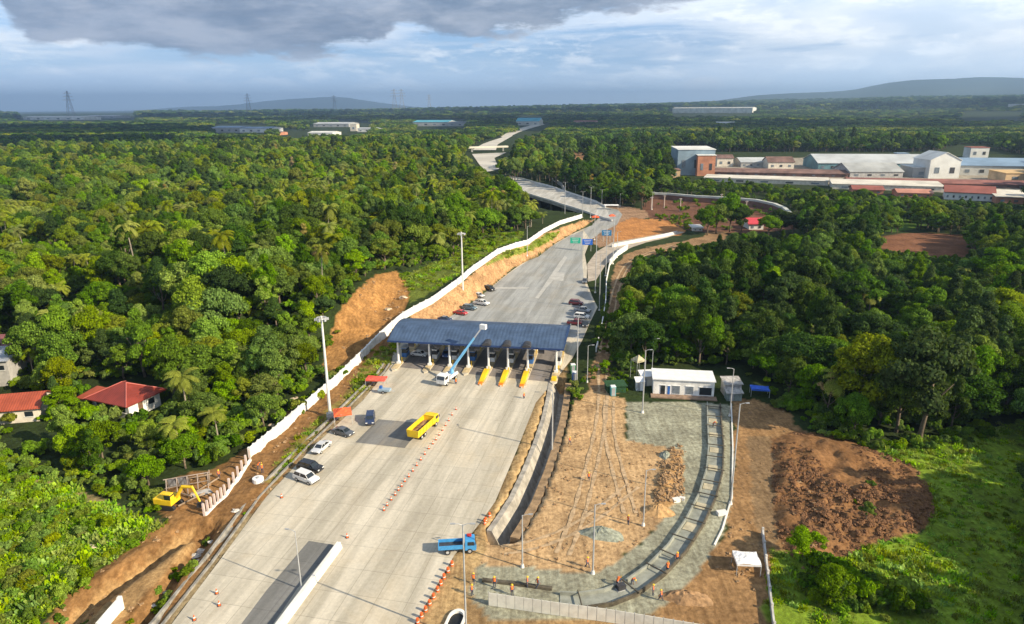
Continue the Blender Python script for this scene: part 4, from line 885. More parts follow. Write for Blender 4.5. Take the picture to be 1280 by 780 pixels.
make_car('parked_car', 'navy sedan parked close to the blue canopy on its far side', 'sedan', navy, at_px(556, 401), R(70), G2)
G3 = 'vehicles parked beyond the canopy on the right side'
make_car('parked_car', 'dark red suv at the head of the row right of the far lanes', 'suv', maroon, at_px(720, 381), R(70), G3)
make_car('parked_car', 'silver grey pickup parked behind the dark red suv', 'pickup', paint('grey', (.36, .38, .40)), at_px(728, 390), R(62), G3)
make_car('parked_car', 'white suv in the middle of the right row beyond the canopy', 'suv', white_v, at_px(727, 398), R(72), G3)
make_car('parked_car', 'maroon pickup nearest the canopy in the right row', 'pickup', maroon, at_px(720, 406), R(75), G3)
make_car('parked_car', 'black sedan beside the maroon pickup nearest the canopy', 'sedan', black, at_px(731, 407), R(-5), G3)
make_car('parked_car', 'dark small car standing alone by the curve of the far lanes', 'sedan', dgrey, at_px(731, 353), R(-10), 'cars on the far lanes')
make_car('parked_car', 'white hatchback half hidden behind the first column under the canopy', 'sedan', white_v, to_w(colx[0]+3.4, 7, .03), TR+R(80), 'vehicles under the canopy')
make_car('parked_car', 'blue suv in the second lane under the canopy', 'suv', paint('blue', (.03, .10, .30)), to_w(colx[1]+2.4, 8, .03), TR+R(5), 'vehicles under the canopy')

# yellow dump truck
def truck_base(t, pm, L_, wheels, W=2.4):
    MB().box((0, 0, .95), (.9, L_, .3)).build('chassis', dark_m, t)
    cy = -L_/2+.9; m_ = MB(); m_.side([(cy-1.05, .6), (cy-1.1, 1.6), (cy-.8, 2.65), (cy+.9, 2.75), (cy+.95, .7)], -W/2+.05, W/2-.05); cb = m_.build('cab', pm, t, bevel=.08)
    MB().side([(cy-1.12, 1.68), (cy-.86, 2.5), (cy-.80, 2.5), (cy-1.06, 1.68)], -W/2+.25, W/2-.25).build('windscreen', glass, cb)
    for s in (-1, 1):
        MB().box((s*(W/2-.04), cy-.1, 2.05), (.04, 1.1, .7)).build('window', glass, cb); MB().box((s*(W/2-.4), cy-1.08, 1.0), (.35, .08, .2)).build('headlight', mat('lamp_lens', (.8, .8, .78)), cb); MB().box((s*(W/2+.12), cy-.9, 2.1), (.16, .1, .5)).build('mirror', dark_m, cb)
    wheel_set(t, (-W/2+.2, W/2-.2), wheels, .52, .36)
def open_box(y0, y1, W, z0, z1, flare=.15, th=.1):
    m_ = MB(); o = [(-W/2, y0), (W/2, y0), (W/2, y1), (-W/2, y1)]; v = []
    for (zz, k, ins) in ((z0, 0, 0), (z1, flare, 0), (z1, flare, th), (z0+th, 0, th)):
        for x, y in o: sx = 1 if x > 0 else -1; sy = 1 if y == y1 else -1; v.append((x+sx*(k-ins), y+sy*(k*.6-ins), zz))
    f = [(3, 2, 1, 0)]
    for a, b in ((0, 4), (4, 8), (8, 12)): f += [(a+i, a+(i+1) % 4, b+(i+1) % 4, b+i) for i in range(4)]
    f.append((12, 13, 14, 15)); return m_.add(v, f)
dt_a = P(513, 556); dt_b = P(546, 526); ang = math.atan2(dt_b.x-dt_a.x, dt_b.y-dt_a.y); c_ = (dt_a+dt_b)/2
t = thing('dump_truck', 'yellow dump truck with a long open bed of brown soil standing on the plaza', 'dump truck', (c_.x, c_.y, .01), math.pi-ang)
t.scale = (.93,)*3; truck_base(t, yellow, 9.4, (-3.5, 1.6, 3.0)); bd = open_box(-2.5, 4.9, 2.5, 1.15, 2.75).build('bed', yellow, t)
for y in (-1.6, -.2, 1.2, 2.6, 4.0):
    for s in (-1, 1): MB().box((s*1.37, y, 1.95), (.1, .14, 1.5), ry=s*.09).build('bed_rib', yellow, bd)
MB().box((0, -3.1, 2.85), (2.5, 1.3, .1), rx=-.05).build('cab_guard', yellow, bd)
g_ = MB(); N_ = 12; vv = [(-1.1+2.2*i/N_, -2.2+6.7*j/N_, 1.75+.5*math.sin(math.pi*i/N_)*math.sin(math.pi*j/N_)+.12*random.random()) for j in range(N_+1) for i in range(N_+1)]
g_.add(vv, [(j*(N_+1)+i, j*(N_+1)+i+1, (j+1)*(N_+1)+i+1, (j+1)*(N_+1)+i) for j in range(N_) for i in range(N_)]); g_.build('soil_load', soil, bd)

# crane lorry with its light blue boom raised over the roof
cp = P(560, 477); t = thing('crane_truck', 'white crane lorry with a raised light blue boom reaching over the blue canopy roof', 'crane truck', (cp.x, cp.y, .01), R(-24))
truck_base(t, white_p, 6.6, (-2.2, 1.9)); MB().box((0, 1.0, 1.25), (2.3, 4.2, .3)).box((.95, 1.0, 1.55), (.3, 4, .35)).box((-.95, 1.0, 1.55), (.3, 4, .35)).build('platform', white_p, t)
MB().tube((0, 1.9, 1.4), (0, 1.9, 2.5), .55, .45, 12).build('turret', mat('light_blue_paint', (.16, .42, .68), .4, .08, 1), t)
inv = Matrix.Rotation(R(24), 3, 'Z'); tip = inv @ (P(604, 407, 12.5)-Vector((cp.x, cp.y, 0)))
base = Vector((0, 1.9, 2.4)); lb = M['light_blue_paint']
for k, (a, b, r) in enumerate(((0, .45, .36), (.40, .72, .27), (.68, 1.0, .18))): 
    bm_ = MB().tube(base.lerp(tip, a), base.lerp(tip, b), r, n=4).build('boom_section', lb if k < 2 else grey_p, t)
MB().box(tip+Vector((0, 0, -.3)), (1.5, 1.0, 1.1)).build('bucket', white_p, t)
MB().tube(base+Vector((0, .5, -1)), base.lerp(tip, .25), .12, n=8).build('hydraulic_ram', steel, t)
for s in (-1, 1): MB().box((s*1.6, -.4, .75), (1.0, .2, .2)).box((s*2.05, -.4, .4), (.3, .3, .8)).build('outrigger', white_p, t)

# blue lorry on the right edge of the plaza: open bed behind a blue cab
b_a = P(556, 692); b_b = P(592, 688); t = thing('blue_truck', 'blue flatbed lorry with dark open bed parked across the plaza edge near the tall lamp', 'truck', ((b_a.x+b_b.x)/2-.3, (b_a.y+b_b.y)/2+.2, .01), R(95))
t.scale = (.82,)*3; truck_base(t, mat('sky_blue_paint', (.06, .30, .62), .4, .1, 1), 6.4, (-2.2, 1.7), 2.1); open_box(-1.2, 3.3, 2.1, 1.1, 1.9, .02).build('bed', M['sky_blue_paint'], t); MB().box((0, 1.05, 1.3), (1.8, 4.2, .1)).build('bed_floor', dark_m, t)
MB().box((.5, -2.2, 2.82), (.8, .8, .12)).build('roof_hatch', red_p, t)

# excavator in the cut left of the wall
ep = P(212, 634); ez = hz(ep.x, ep.y); t = thing('excavator', 'yellow excavator parked in the dug earth beside the broken shed frame', 'excavator', (ep.x, ep.y, ez), R(78))
for s in (-1, 1): MB().side([(-1.6, .1), (-1.9, .5), (-1.6, .9), (1.6, .9), (1.9, .5), (1.6, .1)], s*1.0-.28, s*1.0+.28).build('track', rubber, t, bevel=.05)
MB().box((0, .2, 1.5), (2.5, 3.3, 1.0)).build('body', yellow, t, bevel=.12); c2 = MB().box((-.75, -.8, 2.4), (.95, 1.4, 1.3), taper=.9).build('cab', yellow, t, bevel=.06); MB().box((-.75, -.9, 2.5), (1.0, 1.1, .8)).build('window', glass, c2)
MB().box((.3, 1.9, 1.45), (2.4, .5, .9)).build('counterweight', dark_m, t, bevel=.1)
MB().path([(.3, -1.2, 1.6), (.3, -2.8, 3.9), (.3, -4.6, 4.0)], [.28, .3, .22], 6).build('boom', yellow, t); MB().path([(.3, -4.5, 4.2), (.3, -5.6, 1.5)], [.2, .16], 6).build('arm', yellow, t); MB().box((.3, -5.5, 1.0), (.9, .8, .8), taper=.7).build('bucket', dark_m, t, bevel=.05)

# ---------------------------------------------------------------- lamps and masts
def street_lamp(base_px, top_px, label, arms=1, r=.12, dirn=0., group='slender lamp posts around the construction site', nm='street_lamp', head=True):
    b = P(*base_px); z0 = hz(b.x, b.y) if b.length > 60 else 0; z0 = max(z0, 0) if abs(z0) < 1 else z0
    if abs(z0) > 1: b = P(base_px[0], base_px[1], z0)
    dep = b.y*math.cos(PITCH)+(H-z0)*math.sin(PITCH)
    lo, hi = 1., 40.
    for _ in range(30):
        m_ = (lo+hi)/2
        if proj(b.x, b.y, z0+m_)[1] > top_px: lo = m_
        else: hi = m_
    h = lo; t = thing(nm, label, 'lamp post', (b.x, b.y, z0), dirn, group)
    MB().tube((0, 0, 0), (0, 0, h), r, r*.62, 10).build('pole', steel, t); MB().tube((0, 0, 0), (0, 0, .5), r*2.4, r*1.6, 10).build('footing', white_c, t)
    for k in range(arms):
        s = 1 if k == 0 else -1; MB().path([(0, 0, h-.1), (s*.45, 0, h+.12), (s*.9, 0, h+.15)], [.05, .04, .04], 6).build('arm', steel, t)
        if head: hd = MB().box((s*1.15, 0, h+.16), (.6, .22, .10)).build('lamp_head', grey_p, t, bevel=.02); MB().box((s*1.15, 0, h+.10), (.45, .16, .04)).build('lens', mat('lamp_lens', (.8, .8, .78)), hd)
    return t
def mast(base_px, top_px, label):
    b = P(*base_px); z0 = 0
    lo, hi = 1., 60.
    for _ in range(30):
        m_ = (lo+hi)/2
        if proj(b.x, b.y, m_)[1] > top_px: lo = m_
        else: hi = m_
    h = lo; t = thing('high_mast', label, 'light mast', (b.x, b.y, z0), .3, 'high light masts on the left of the highway')
    MB().tube((0, 0, 0), (0, 0, h), .34, .20, 12).build('pole', mat('mast_white', (.66, .66, .63), .5, .08, .5), t); MB().box((0, 0, .4), (1.6, 1.6, .8), taper=.9).build('footing', conc, t)
    m_ = MB()
    for k in range(12): a = k*math.pi/6; b_ = (k+1)*math.pi/6; m_.tube((1.05*math.cos(a), 1.05*math.sin(a), h-.4), (1.05*math.cos(b_), 1.05*math.sin(b_), h-.4), .06, n=5)
    m_.build('ring', steel, t)
    for k in range(6):
        a = k*math.pi/3; MB().box((1.15*math.cos(a), 1.15*math.sin(a), h-.65), (.55, .4, .45), rz=a).tube((0, 0, h-.3), (1.05*math.cos(a), 1.05*math.sin(a), h-.4), .04, n=5).build('floodlight', grey_p, t)
mast((413, 521), 395, 'tall white light mast beside the drain and the orange tent'); mast((579, 376), 290, 'tall white light mast at the foot of the orange bank beyond the canopy')
SL = street_lamp
SL((659, 320), 283, 'short lamp post standing on the orange bank beyond the canopy', r=.15)
SL((377, 737), 664, 'thin lamp post standing on the white median barrier', r=.09, dirn=2.9)
SL((583, 800), 656, 'tall double-armed lamp post in front of the blue lorry', 2, .13, 0)
SL((690, 582), 492, 'pale lamp post standing in the middle of the lined ditch', r=.16, arms=1, dirn=1.7)
SL((653, 709), 644, 'lamp post at the lower end of the earth yard near the ditch mouth', r=.12)
SL((741, 717), 631, 'lamp post beside the small gravel heap on the earth yard', r=.13)
SL((804, 657), 588, 'lamp post at the inner bend of the gravel yard', r=.12)
SL((803, 516), 438, 'lamp post in front of the left end of the white site office', r=.15)
SL((815, 462), 424, 'dark thin lamp post rising behind the white site office', r=.10)
SL((912, 520), 461, 'lamp post with a side arm in front of the stacked grey sheds', r=.12, dirn=3.1)
SL((913, 630), 505, 'tallest white post on the outer edge of the gravel yard', r=.14)
SL((721, 478), 397, 'lamp post beside the blue portable toilet right of the canopy', r=.16)
SL((734, 478), 432, 'leaning thin post on the dirt track edge beyond the ditch', r=.10)
SL((749, 388), 318, 'lamp post nearest the right row of cars beyond the canopy', r=.14)
SL((744, 366), 290, 'lamp post at the bend of the far lanes', r=.16)
for k, (a, b, tp, ar) in enumerate(((757, 345, 282, 1), (766, 330, 270, 1), (771, 322, 290, 1), (706, 272, 228, 2), (719, 262, 232, 2), (728, 272, 240, 2), (738, 272, 234, 2), (752, 262, 237, 2), (690, 252, 214, 1), (775, 258, 242, 1), (815, 262, 240, 2), (743, 300, 268, 1))):
    SL((a, b), tp, ('double-armed' if ar == 2 else 'single-armed')+' lamp post among the cluster where the highway meets the viaduct', ar, .17, .1, 'lamp posts where the highway meets the viaduct')

# ---------------------------------------------------------------- walls and fences
ww = thing('boundary_wall', 'long white boundary wall running along the left bank past the toll canopy', 'wall')
low_px = [(313, 573), (330, 559), (350, 542), (375, 520), (400, 498), (420, 481), (440, 461), (460, 441), (476, 424), (488, 410)]
pts = [P(a, b) for a, b in low_px]; pts = pts[:-1]+WALL_FAR[1:]
pts = [pts[i].lerp(pts[i+1], k/3) for i in range(len(pts)-1) for k in range(3)]+[pts[-1]]; pts = [Vector((p.x, p.y, max(0, hz(p.x, p.y)) if p.y > 168 else 0)) for p in pts]
for i in range(len(pts)-1):
    MB().sweep([pts[i]+Vector((0, 0, -.8)), pts[i+1]+Vector((0, 0, -.8))], [(-.13, 0), (.13, 0), (.13, 2.7), (.25, 2.7), (.25, 2.9), (-.25, 2.9), (-.25, 2.7), (-.13, 2.7)]).build('wall_section', wall_w, ww)
    MB().box(pts[i]+Vector((0, 0, .75)), (.5, .5, 3.1)).build('pier', wall_w, ww)
uf = thing('unfinished_wall', 'unfinished wall of bare posts rising from a white footing beam beside the dug earth', 'wall')
u0, u1 = P(256, 646), P(313, 577); um = P(282, 622); up_ = [u0, u0.lerp(um, .5), um, um.lerp(u1, .5), u1]
MB().sweep(up_, [(-.25, -.6), (.25, -.6), (.25, .45), (-.25, .45)]).build('footing_beam', wall_w, uf)
for k in range(13):
    s = k/12*4; i = min(3, int(s)); q = up_[i].lerp(up_[i+1], s-i); MB().box((q.x, q.y, 1.2), (.3, .3, 2.4)).build('post', mat('pink_concrete', (.62, .50, .45), .8, .1, 1), uf)
bw = thing('wall_stub', 'short white wall piece standing in the earth at the lower end of the tracks', 'wall'); a, b = P(124, 795), P(152, 762); MB().sweep([a, b], [(-.15, -.3), (.15, -.3), (.15, 1.9), (-.15, 1.9)]).build('panel', wall_w, bw); MB().box((b.x, b.y, .9), (.5, .5, 2.1)).build('pier', wall_w, bw)
mbx = thing('median_barrier', 'white concrete median barrier beside the dark slab on the plaza', 'barrier')
a, b = P(424, 684), P(338, 800); MB().sweep([a, b], [(-.55, 0), (.55, 0), (.42, .3), (.26, .95), (-.26, .95), (-.42, .3)]).build('barrier_body', white_c, mbx); MB().sweep([a+Vector((-.75, 0, 0)), b+Vector((-.75, 0, 0))], [(-.1, 0), (.1, 0), (.1, .15), (-.1, .15)]).build('kerb', conc, mbx)
hf = thing('hoarding', 'pale panel hoarding along the lower edge of the gravel yard', 'hoarding'); hp = [P(611, 757), P(700, 770), P(760, 778), P(890, 800)]; tot = []
L_ = sum((hp[i+1]-hp[i]).length for i in range(3)); npn = 24; acc = []
def along(pts_, s):
    for i in range(len(pts_)-1):
        l = (pts_[i+1]-pts_[i]).length
        if s <= l or i == len(pts_)-2: return pts_[i].lerp(pts_[i+1], s/l)
        s -= l
hm = mat('hoarding_panel', (.72, .70, .62), .6, .08, 1)
for k in range(npn):
    a, b = along(hp, L_*k/npn), along(hp, L_*(k+.95)/npn); MB().sweep([a, b], [(-.03, .05), (.03, .05), (.03, 2.0), (-.03, 2.0)]).build('panel', hm, hf); MB().box((a.x, a.y+.06, 1.05), (.08, .08, 2.1)).build('post', grey_p, hf)
rf = thing('site_fence', 'low pale concrete fence wall running down beside the white tarp tent', 'fence'); a, b = P(953, 668), P(970, 812)
MB().sweep([a, b], [(-.12, 0), (.12, 0), (.12, .9), (-.12, .9)]).build('wall', mat('fence_concrete', (.52, .50, .47), .85, .15, 1), rf)
for k in range(8): q = a.lerp(b, k/7); MB().box((q.x, q.y, .6), (.3, .3, 1.2)).build('post', M['fence_concrete'], rf)
rw = thing('retaining_wall', 'long pale topped retaining wall above the brown slope below the brick works', 'wall')
rp = [P(a, b, 3) for a, b in ((806, 243), (835, 244), (870, 247), (910, 249), (945, 252), (968, 257), (980, 262), (990, 271), (1000, 278), (1008, 281))]
MB().sweep(rp, [(-.8, -3.5), (.8, -3.5), (.8, .2), (-.8, .2)]).build('wall', mat('brown_wall', (.20, .11, .08), .9, .2, .2), rw); MB().sweep(rp, [(-1.1, .2), (1.1, .2), (1.1, 1.5), (-1.1, 1.5)]).build('coping', mat('pale_coping', (.50, .52, .48), .8, .1, .2), rw)
for k, (a, b) in enumerate(((814, 262), (830, 260), (850, 264), (883, 275), (901, 258), (932, 268))):
    q = P(a, b); t = thing('utility_pole', 'pale upright pole on the brown slope below the retaining wall', 'utility pole', (q.x, q.y, hz(q.x, q.y)), 0, 'pale poles on the brown slope'); MB().tube((0, 0, 0), (0, 0, 8), .35, .28, 8).build('pole', mat('pale_pole', (.50, .40, .33), .8, .1, 1), t); MB().box((0, 0, 7.6), (2, .2, .2)).build('crossarm', steel, t)
tw = thing('track_wall', 'white curb wall curving along the dirt track right of the far lanes', 'wall'); tp_ = [P(*p) for p in ((745, 440), (752, 410), (757, 380), (758, 352), (762, 332), (772, 320), (784, 312))]
MB().sweep(tp_, [(-.15, 0), (.15, 0), (.15, 1.1), (-.15, 1.1)]).build('wall', wall_w, tw); MB().sweep(tp_[-3:], [(-.3, 1.12), (.3, 1.12), (.3, 2.3), (-.3, 2.3)]).build('raised_wall', wall_w, tw)
rk = thing('road_kerb', 'pale kerb wall along the near edge of the side road', 'wall'); MB().sweep([P(*p) for p in ((765, 309), (800, 302), (830, 296), (846, 292))], [(-.3, 0), (.3, 0), (.3, 1.4), (-.3, 1.4)]).build('wall', white_c, rk)
rp2 = [P(*p) for p in ((640, 188), (655, 196), (675, 205), (688, 216), (692, 226), (702, 233), (706, 240))]; vl = thing('far_wall', 'thin pale wall winding down beside the far highway to the viaduct', 'wall'); MB().sweep([Vector((p.x, p.y, hz(p.x, p.y))) for p in rp2], [(-.5, 0), (.5, 0), (.5, 2.6), (-.5, 2.6)]).build('wall', conc, vl)

# ---------------------------------------------------------------- houses
def hip_roof(mb, w, d, z, h, ov=.6, ridge=.35):
    x, y = w/2+ov, d/2+ov; r = w*ridge/2
    v = [(-x, -y, z), (x, -y, z), (x, y, z), (-x, y, z), (-r, 0, z+h), (r, 0, z+h), (-x, -y, z-.18), (x, -y, z-.18), (x, y, z-.18), (-x, y, z-.18)]
    return mb.add(v, [(0, 1, 5, 4), (1, 2, 5), (2, 3, 4, 5), (3, 0, 4), (0, 6, 7, 1), (1, 7, 8, 2), (2, 8, 9, 3), (3, 9, 6, 0), (6, 9, 8, 7)])
def gable_roof(mb, w, d, z, h, ov=.5, th=.15):
    x, y = w/2+ov, d/2+ov; pr = [(-y, z-.1), (0, z+h), (y, z-.1), (y, z-.1-th), (0, z+h-th), (-y, z-.1-th)]
    return mb.side(pr, -x, x)
red_roof = ribbed('red_roof', (.25, .042, .026), .5, 0, .5, .1); rust_roof = ribbed('rust_roof', (.36, .075, .035), .5, 0, .6, .1); grey_roof = ribbed('grey_roof', (.42, .45, .50), .6, 0, .5, .3); cream = mat('cream_wall', (.66, .60, .50), .8, .12, .5)
def windows(t, w, d, z, n, wall, wm=glass, hh=1.1):
    for k in range(n):
        x = -w/2+w*(k+.5)/n; q = MB().box((x, -d/2-.02, z), (w/n*.42, .1, hh)).build('window', wm, wall); MB().box((x, -d/2-.06, z-hh/2-.06), (w/n*.5, .2, .1)).build('sill', white_p, q)
hp_ = P(153, 517); t = thing('house', 'white house under a large dark red hipped roof in the trees left of the highway', 'house', (hp_.x, hp_.y+2.5, 0), R(-22)); t.scale = (1.08,)*3
wl = MB().box((0, 0, 1.6), (9.6, 7.2, 3.2)).build('wall', wall_w, t); hip_roof(MB(), 10.4, 8.4, 3.25, 2.4, .5, .12).build('roof', red_roof, t); windows(t, 9.6, 7.2, 1.8, 3, wl)
m_ = MB()
for a, b in (((0, 0, 5.72), (-5.75, -4.75, 3.3)), ((0, 0, 5.72), (5.75, -4.75, 3.3)), ((0, 0, 5.72), (5.75, 4.75, 3.3)), ((0, 0, 5.72), (-5.75, 4.75, 3.3))): m_.tube((a[0]+(.6 if b[0] > 0 else -.6), 0, a[2]), b, .1, n=6)
m_.build('ridge_cap', mat('pale_red_trim', (.50, .14, .11), .6, .1, 1), t); MB().box((4.84, -1, 1.5), (.1, 1, 2.2)).build('door', mat('brown_door', (.16, .09, .05), .6, .2, 1), wl)
for y in (1.5,): MB().box((4.84, y, 1.9), (.1, 1.3, 1.1)).build('window', glass, wl)
MB().box((-6.6, -1.6, 1.3), (4.2, 4, 2.6)).build('annex_wall', cream, t); MB().side([(-4.1, 2.5), (-4.1, 2.65), (.8, 3.3), (.8, 3.15)], -9.1, -4.6).build('annex_roof', rust_roof, t)
hp_ = P(22, 525); t = thing('house', 'cream house with a bright red gabled roof cut by the left edge of the photo', 'house', (hp_.x-1, hp_.y+2, 0), R(12)); wl = MB().box((0, 0, 1.6), (11, 7.5, 3.2)).side([(-3.75, 3.2), (0, 5.0), (3.75, 3.2)], -5.5, 5.5).build('wall', cream, t); gable_roof(MB(), 11, 7.5, 3.25, 2.0, .7).build('roof', rust_roof, t); windows(t, 11, 7.5, 1.8, 3, wl)
hp_ = P(0, 482); t = thing('house', 'two storey grey house with faded metal roofs above the bright red roof', 'house', (hp_.x-3, hp_.y+3, 0), R(8)); wl = MB().box((0, 0, 3.2), (11, 8, 6.4)).build('wall', mat('grey_wall', (.42, .41, .39), .8, .15, .5), t); MB().side([(-4.6, 6.3), (-4.6, 6.5), (4.6, 7.4), (4.6, 7.2)], -6, 6).build('roof', grey_roof, t); windows(t, 11, 8, 4.6, 4, wl); MB().box((1, 7, 3.6), (10, 5, 7.2)).build('rear_wall', M['grey_wall'], t); MB().side([(4.2, 7.2), (4.2, 7.4), (10, 8.6), (10, 8.4)], -4.6, 6.6).build('rear_roof', mat('maroon_roof', (.20, .07, .07), .6, .2, .5), t)

# white site office
wa, wb_ = P(816, 493), P(892, 497); rz = math.atan2(wb_.y-wa.y, wb_.x-wa.x); c_ = (wa+wb_)/2; W_ = (wb_-wa).length
t = thing('site_office', 'long white flat-roofed site office facing the gravel yard', 'office building', (c_.x, c_.y, 0), rz); 
o_ = MB().box((0, 3, 1.85), (W_, 6, 3.7)).build('wall', wall_w, t); MB().box((0, 3, 3.8), (W_+.5, 6.6, .2)).build('roof', white_p, t)
for x, w, mm, z, hh in ((-W_*.34, 1.0, glass, 1.2, 2.3), (-W_*.24, .5, blue_p, 1.2, 2.1), (-W_*.12, 1.6, mat('grey_glass', (.18, .21, .24), .3, .2, 1), 1.4, 1.9), (W_*.10, 1.6, M['grey_glass'], 1.4, 1.9), (W_*.36, 2.6, glass, 1.4, 1.8)):
    q = MB().box((x, -.02, z), (w, .12, hh)).build('door' if hh > 2 else 'window', mm, o_); MB().box((x, -.05, z+hh/2+.06), (w+.2, .12, .1)).box((x, -.05, z-hh/2-.04), (w+.2, .12, .1)).build('frame', white_p, q)
MB().box((0, -1.0, .12), (W_+1, 2, .24)).build('step', mat('brown_step', (.28, .19, .13), .9, .2, 1), t)
def shed(label, px, w, d, h, rz, wallm, roofm, z=0, slope=.5, nm='shed', cat='shed', roof='mono', off=0):
    p = P(*px); t = thing(nm, label, cat, (p.x, p.y+off, hz(p.x, p.y)), rz); q = MB().box((0, 0, h/2), (w, d, h)).build('wall', wallm, t)
    if roof == 'mono': MB().side([(-d/2-.3, h), (-d/2-.3, h+.12), (d/2+.3, h+slope+.12), (d/2+.3, h+slope)], -w/2-.3, w/2+.3).side([(-d/2, h), (d/2, h+slope-.01), (d/2, h)], -w/2, w/2).build('roof', roofm, t)
    MB().box((-w*.2, -d/2-.02, min(1, h*.45)), (min(.9, w*.4), .08, min(2, h*.85))).build('door', grey_p, t); return t
shed('small white shed roofed in white at the left corner of the site office', (807, 480), 2.6, 2.4, 2.4, .1, cream, white_p)
shed('low white hut in front of the left end of the site office', (799, 487), 1.6, 1.4, 2.2, .05, white_p, white_p)
shed('weathered grey shed with stacked roof sheets right of the site office', (913, 492), 3.6, 3.2, 2.9, 0, M['grey_wall'], mat('weathered_sheet', (.40, .38, .35), .7, .3, 1)); shed('low green grey container shed in front of the weathered grey shed', (916, 499), 3.2, 2.0, 1.8, 0, mat('green_grey', (.20, .25, .23), .7, .2, 1), M['weathered_sheet'])
tg = shed('dark green netted pen around a small cyan toilet left of the site office', (769, 488), 4.2, 3.0, 1.6, .1, mat('green_net', (.02, .07, .025), .9, .3, 3), M['green_net'], slope=.1, nm='netted_pen', cat='pen')
def toilet(label, px, m_, h=2.2, z=None):
    p = P(*px); t = thing('portable_toilet', label, 'portable toilet', (p.x, p.y, hz(p.x, p.y)), .1); MB().box((0, 0, h/2), (1.1, 1.1, h)).build('wall', m_, t, bevel=.05); MB().box((0, 0, h+.06), (1.2, 1.2, .14), taper=.8).build('roof', white_p, t); MB().box((0, -.57, h*.48), (.8, .05, h*.85)).build('door', grey_p, t)
toilet('cyan portable toilet standing before the dark green netted pen', (766, 494), mat('cyan_plastic', (.10, .42, .45), .5, .1, 1)); toilet('blue portable toilet beside the lamp post right of the canopy', (718, 476), blue_p, 2.3); toilet('green portable toilet just behind the blue one right of the canopy', (716, 466), mat('green_plastic', (.03, .30, .12), .5, .1, 1), 2.2)
def tent(label, px, w, d, h, m_, rz=0., z=0., peak=.8, cat='tent'):
    p = P(*px); t = thing('canopy_tent', label, cat, (p.x, p.y, max(z, hz(p.x, p.y) if z == 0 else z)), rz); x, y = w/2, d/2; N_ = 6; v = []
    for j in range(N_+1):
        for i in range(N_+1):
            a, b = -1+2*i/N_, -1+2*j/N_; v.append((a*x, b*y, h+peak*(1-max(abs(a), abs(b)))+.1*math.sin(3*a+b*4)))
    f = [(j*(N_+1)+i, j*(N_+1)+i+1, (j+1)*(N_+1)+i+1, (j+1)*(N_+1)+i) for j in range(N_) for i in range(N_)]; rim = [(-x, -y), (x, -y), (x, y), (-x, y)]
    m2 = MB().add(v, f); MB.add(m2, [(a, b, h-.02+.0) for a, b in rim]+[(a, b, h-.3) for a, b in rim], [(k, (k+1) % 4, 4+(k+1) % 4, 4+k) for k in range(4)]); m2.build('cover', m_, t)
    for a, b in rim: MB().tube((a*.97, b*.97, 0), (a*.97, b*.97, h), .05, n=6).build('leg', steel, t)
tent('orange tent with dark shade under it at the plaza edge beside the mast', (429, 527), 3.6, 3.4, 2.3, mat('orange_canvas', (.82, .13, .04), .7, .1, 1), .3)
tent('flat red orange tent on the plaza corner just before the canopy', (471, 482), 4.6, 2.6, 1.9, mat('red_canvas', (.78, .11, .07), .7, .15, 1), -.1, peak=.3); tent('white tarp tent on the brown earth beside the pale fence wall', (932, 712), 3.3, 2.9, 1.9, mat('white_tarp', (.78, .77, .76), .7, .08, 1), -.08, peak=.25); tent('bright blue tarpaulin shelter at the wood edge right of the site office', (949, 494), 4.0, 2.4, 1.8, mat('blue_tarp', (.03, .12, .60), .6, .15, 1), -.2, peak=.4)
tent('orange shelter left of the lanes where the viaduct begins', (744, 278), 4, 4, 3.2, M['orange_canvas']); tent('small orange shelter right of the lanes where the viaduct begins', (765, 276), 3.5, 3.5, 3, M['orange_canvas']); tent('white container shelter at the head of the viaduct', (764, 262), 9, 4, 3, M['white_tarp'], peak=.2)
tent('beige sunshade rising behind the left corner of the site office', (797, 472), 2.6, 2.4, 4.6, mat('beige_canvas', (.42, .38, .24), .8, .1, 1), .5, peak=1.2)
# junk near the tent, overhead lane boards
t = thing('water_trailer', 'small pale blue trailer next to the red orange tent on the plaza', 'trailer', at_px(481, 491), R(80)); MB().box((0, 0, .8), (1.3, 2.8, .5)).build('tray', mat('pale_blue', (.30, .40, .48), .6, .1, 1), t, bevel=.04); MB().tube((0, -1.4, .7), (0, -2.4, .5), .06).build('drawbar', steel, t); MB().box((.1, .9, 1.3), (.7, .6, .6)).build('tank', blue_p, t, bevel=.05); wheel_set(t, (-.75, .75), (.1,), .34, .2)
for nm_, px, mm, lb_ in (('green', (719, 312), mat('sign_green', (.02, .42, .28), .5, .08, 1), 'green overhead road sign board on two posts at the top of the far lanes'), ('blue', (734, 314), mat('sign_blue', (.02, .14, .62), .5, .08, 1), 'blue overhead road sign board beside the green one at the top of the far lanes'), ('dark', (758, 302), mat('sign_teal', (.03, .20, .42), .5, .08, 1), 'dark blue road sign board behind the cluster of lamp posts')):
    p = P(*px); t = thing('road_sign', lb_, 'road sign', (p.x, p.y, 0), -.15); MB().box((0, 0, 4.2), (4.6, .2, 2.6)).build('board', mm, t, bevel=.05)
    for s in (-1, 1): MB().tube((s*1.6, .2, 0), (s*1.6, .2, 5), .12, n=8).build('post', steel, t)
    m_ = MB()
    for k in range(3): m_.box((0, -.115, 4.9-k*.7), (3.2-.5*k, .03, .16))
    m_.build('lettering', white_p, t)

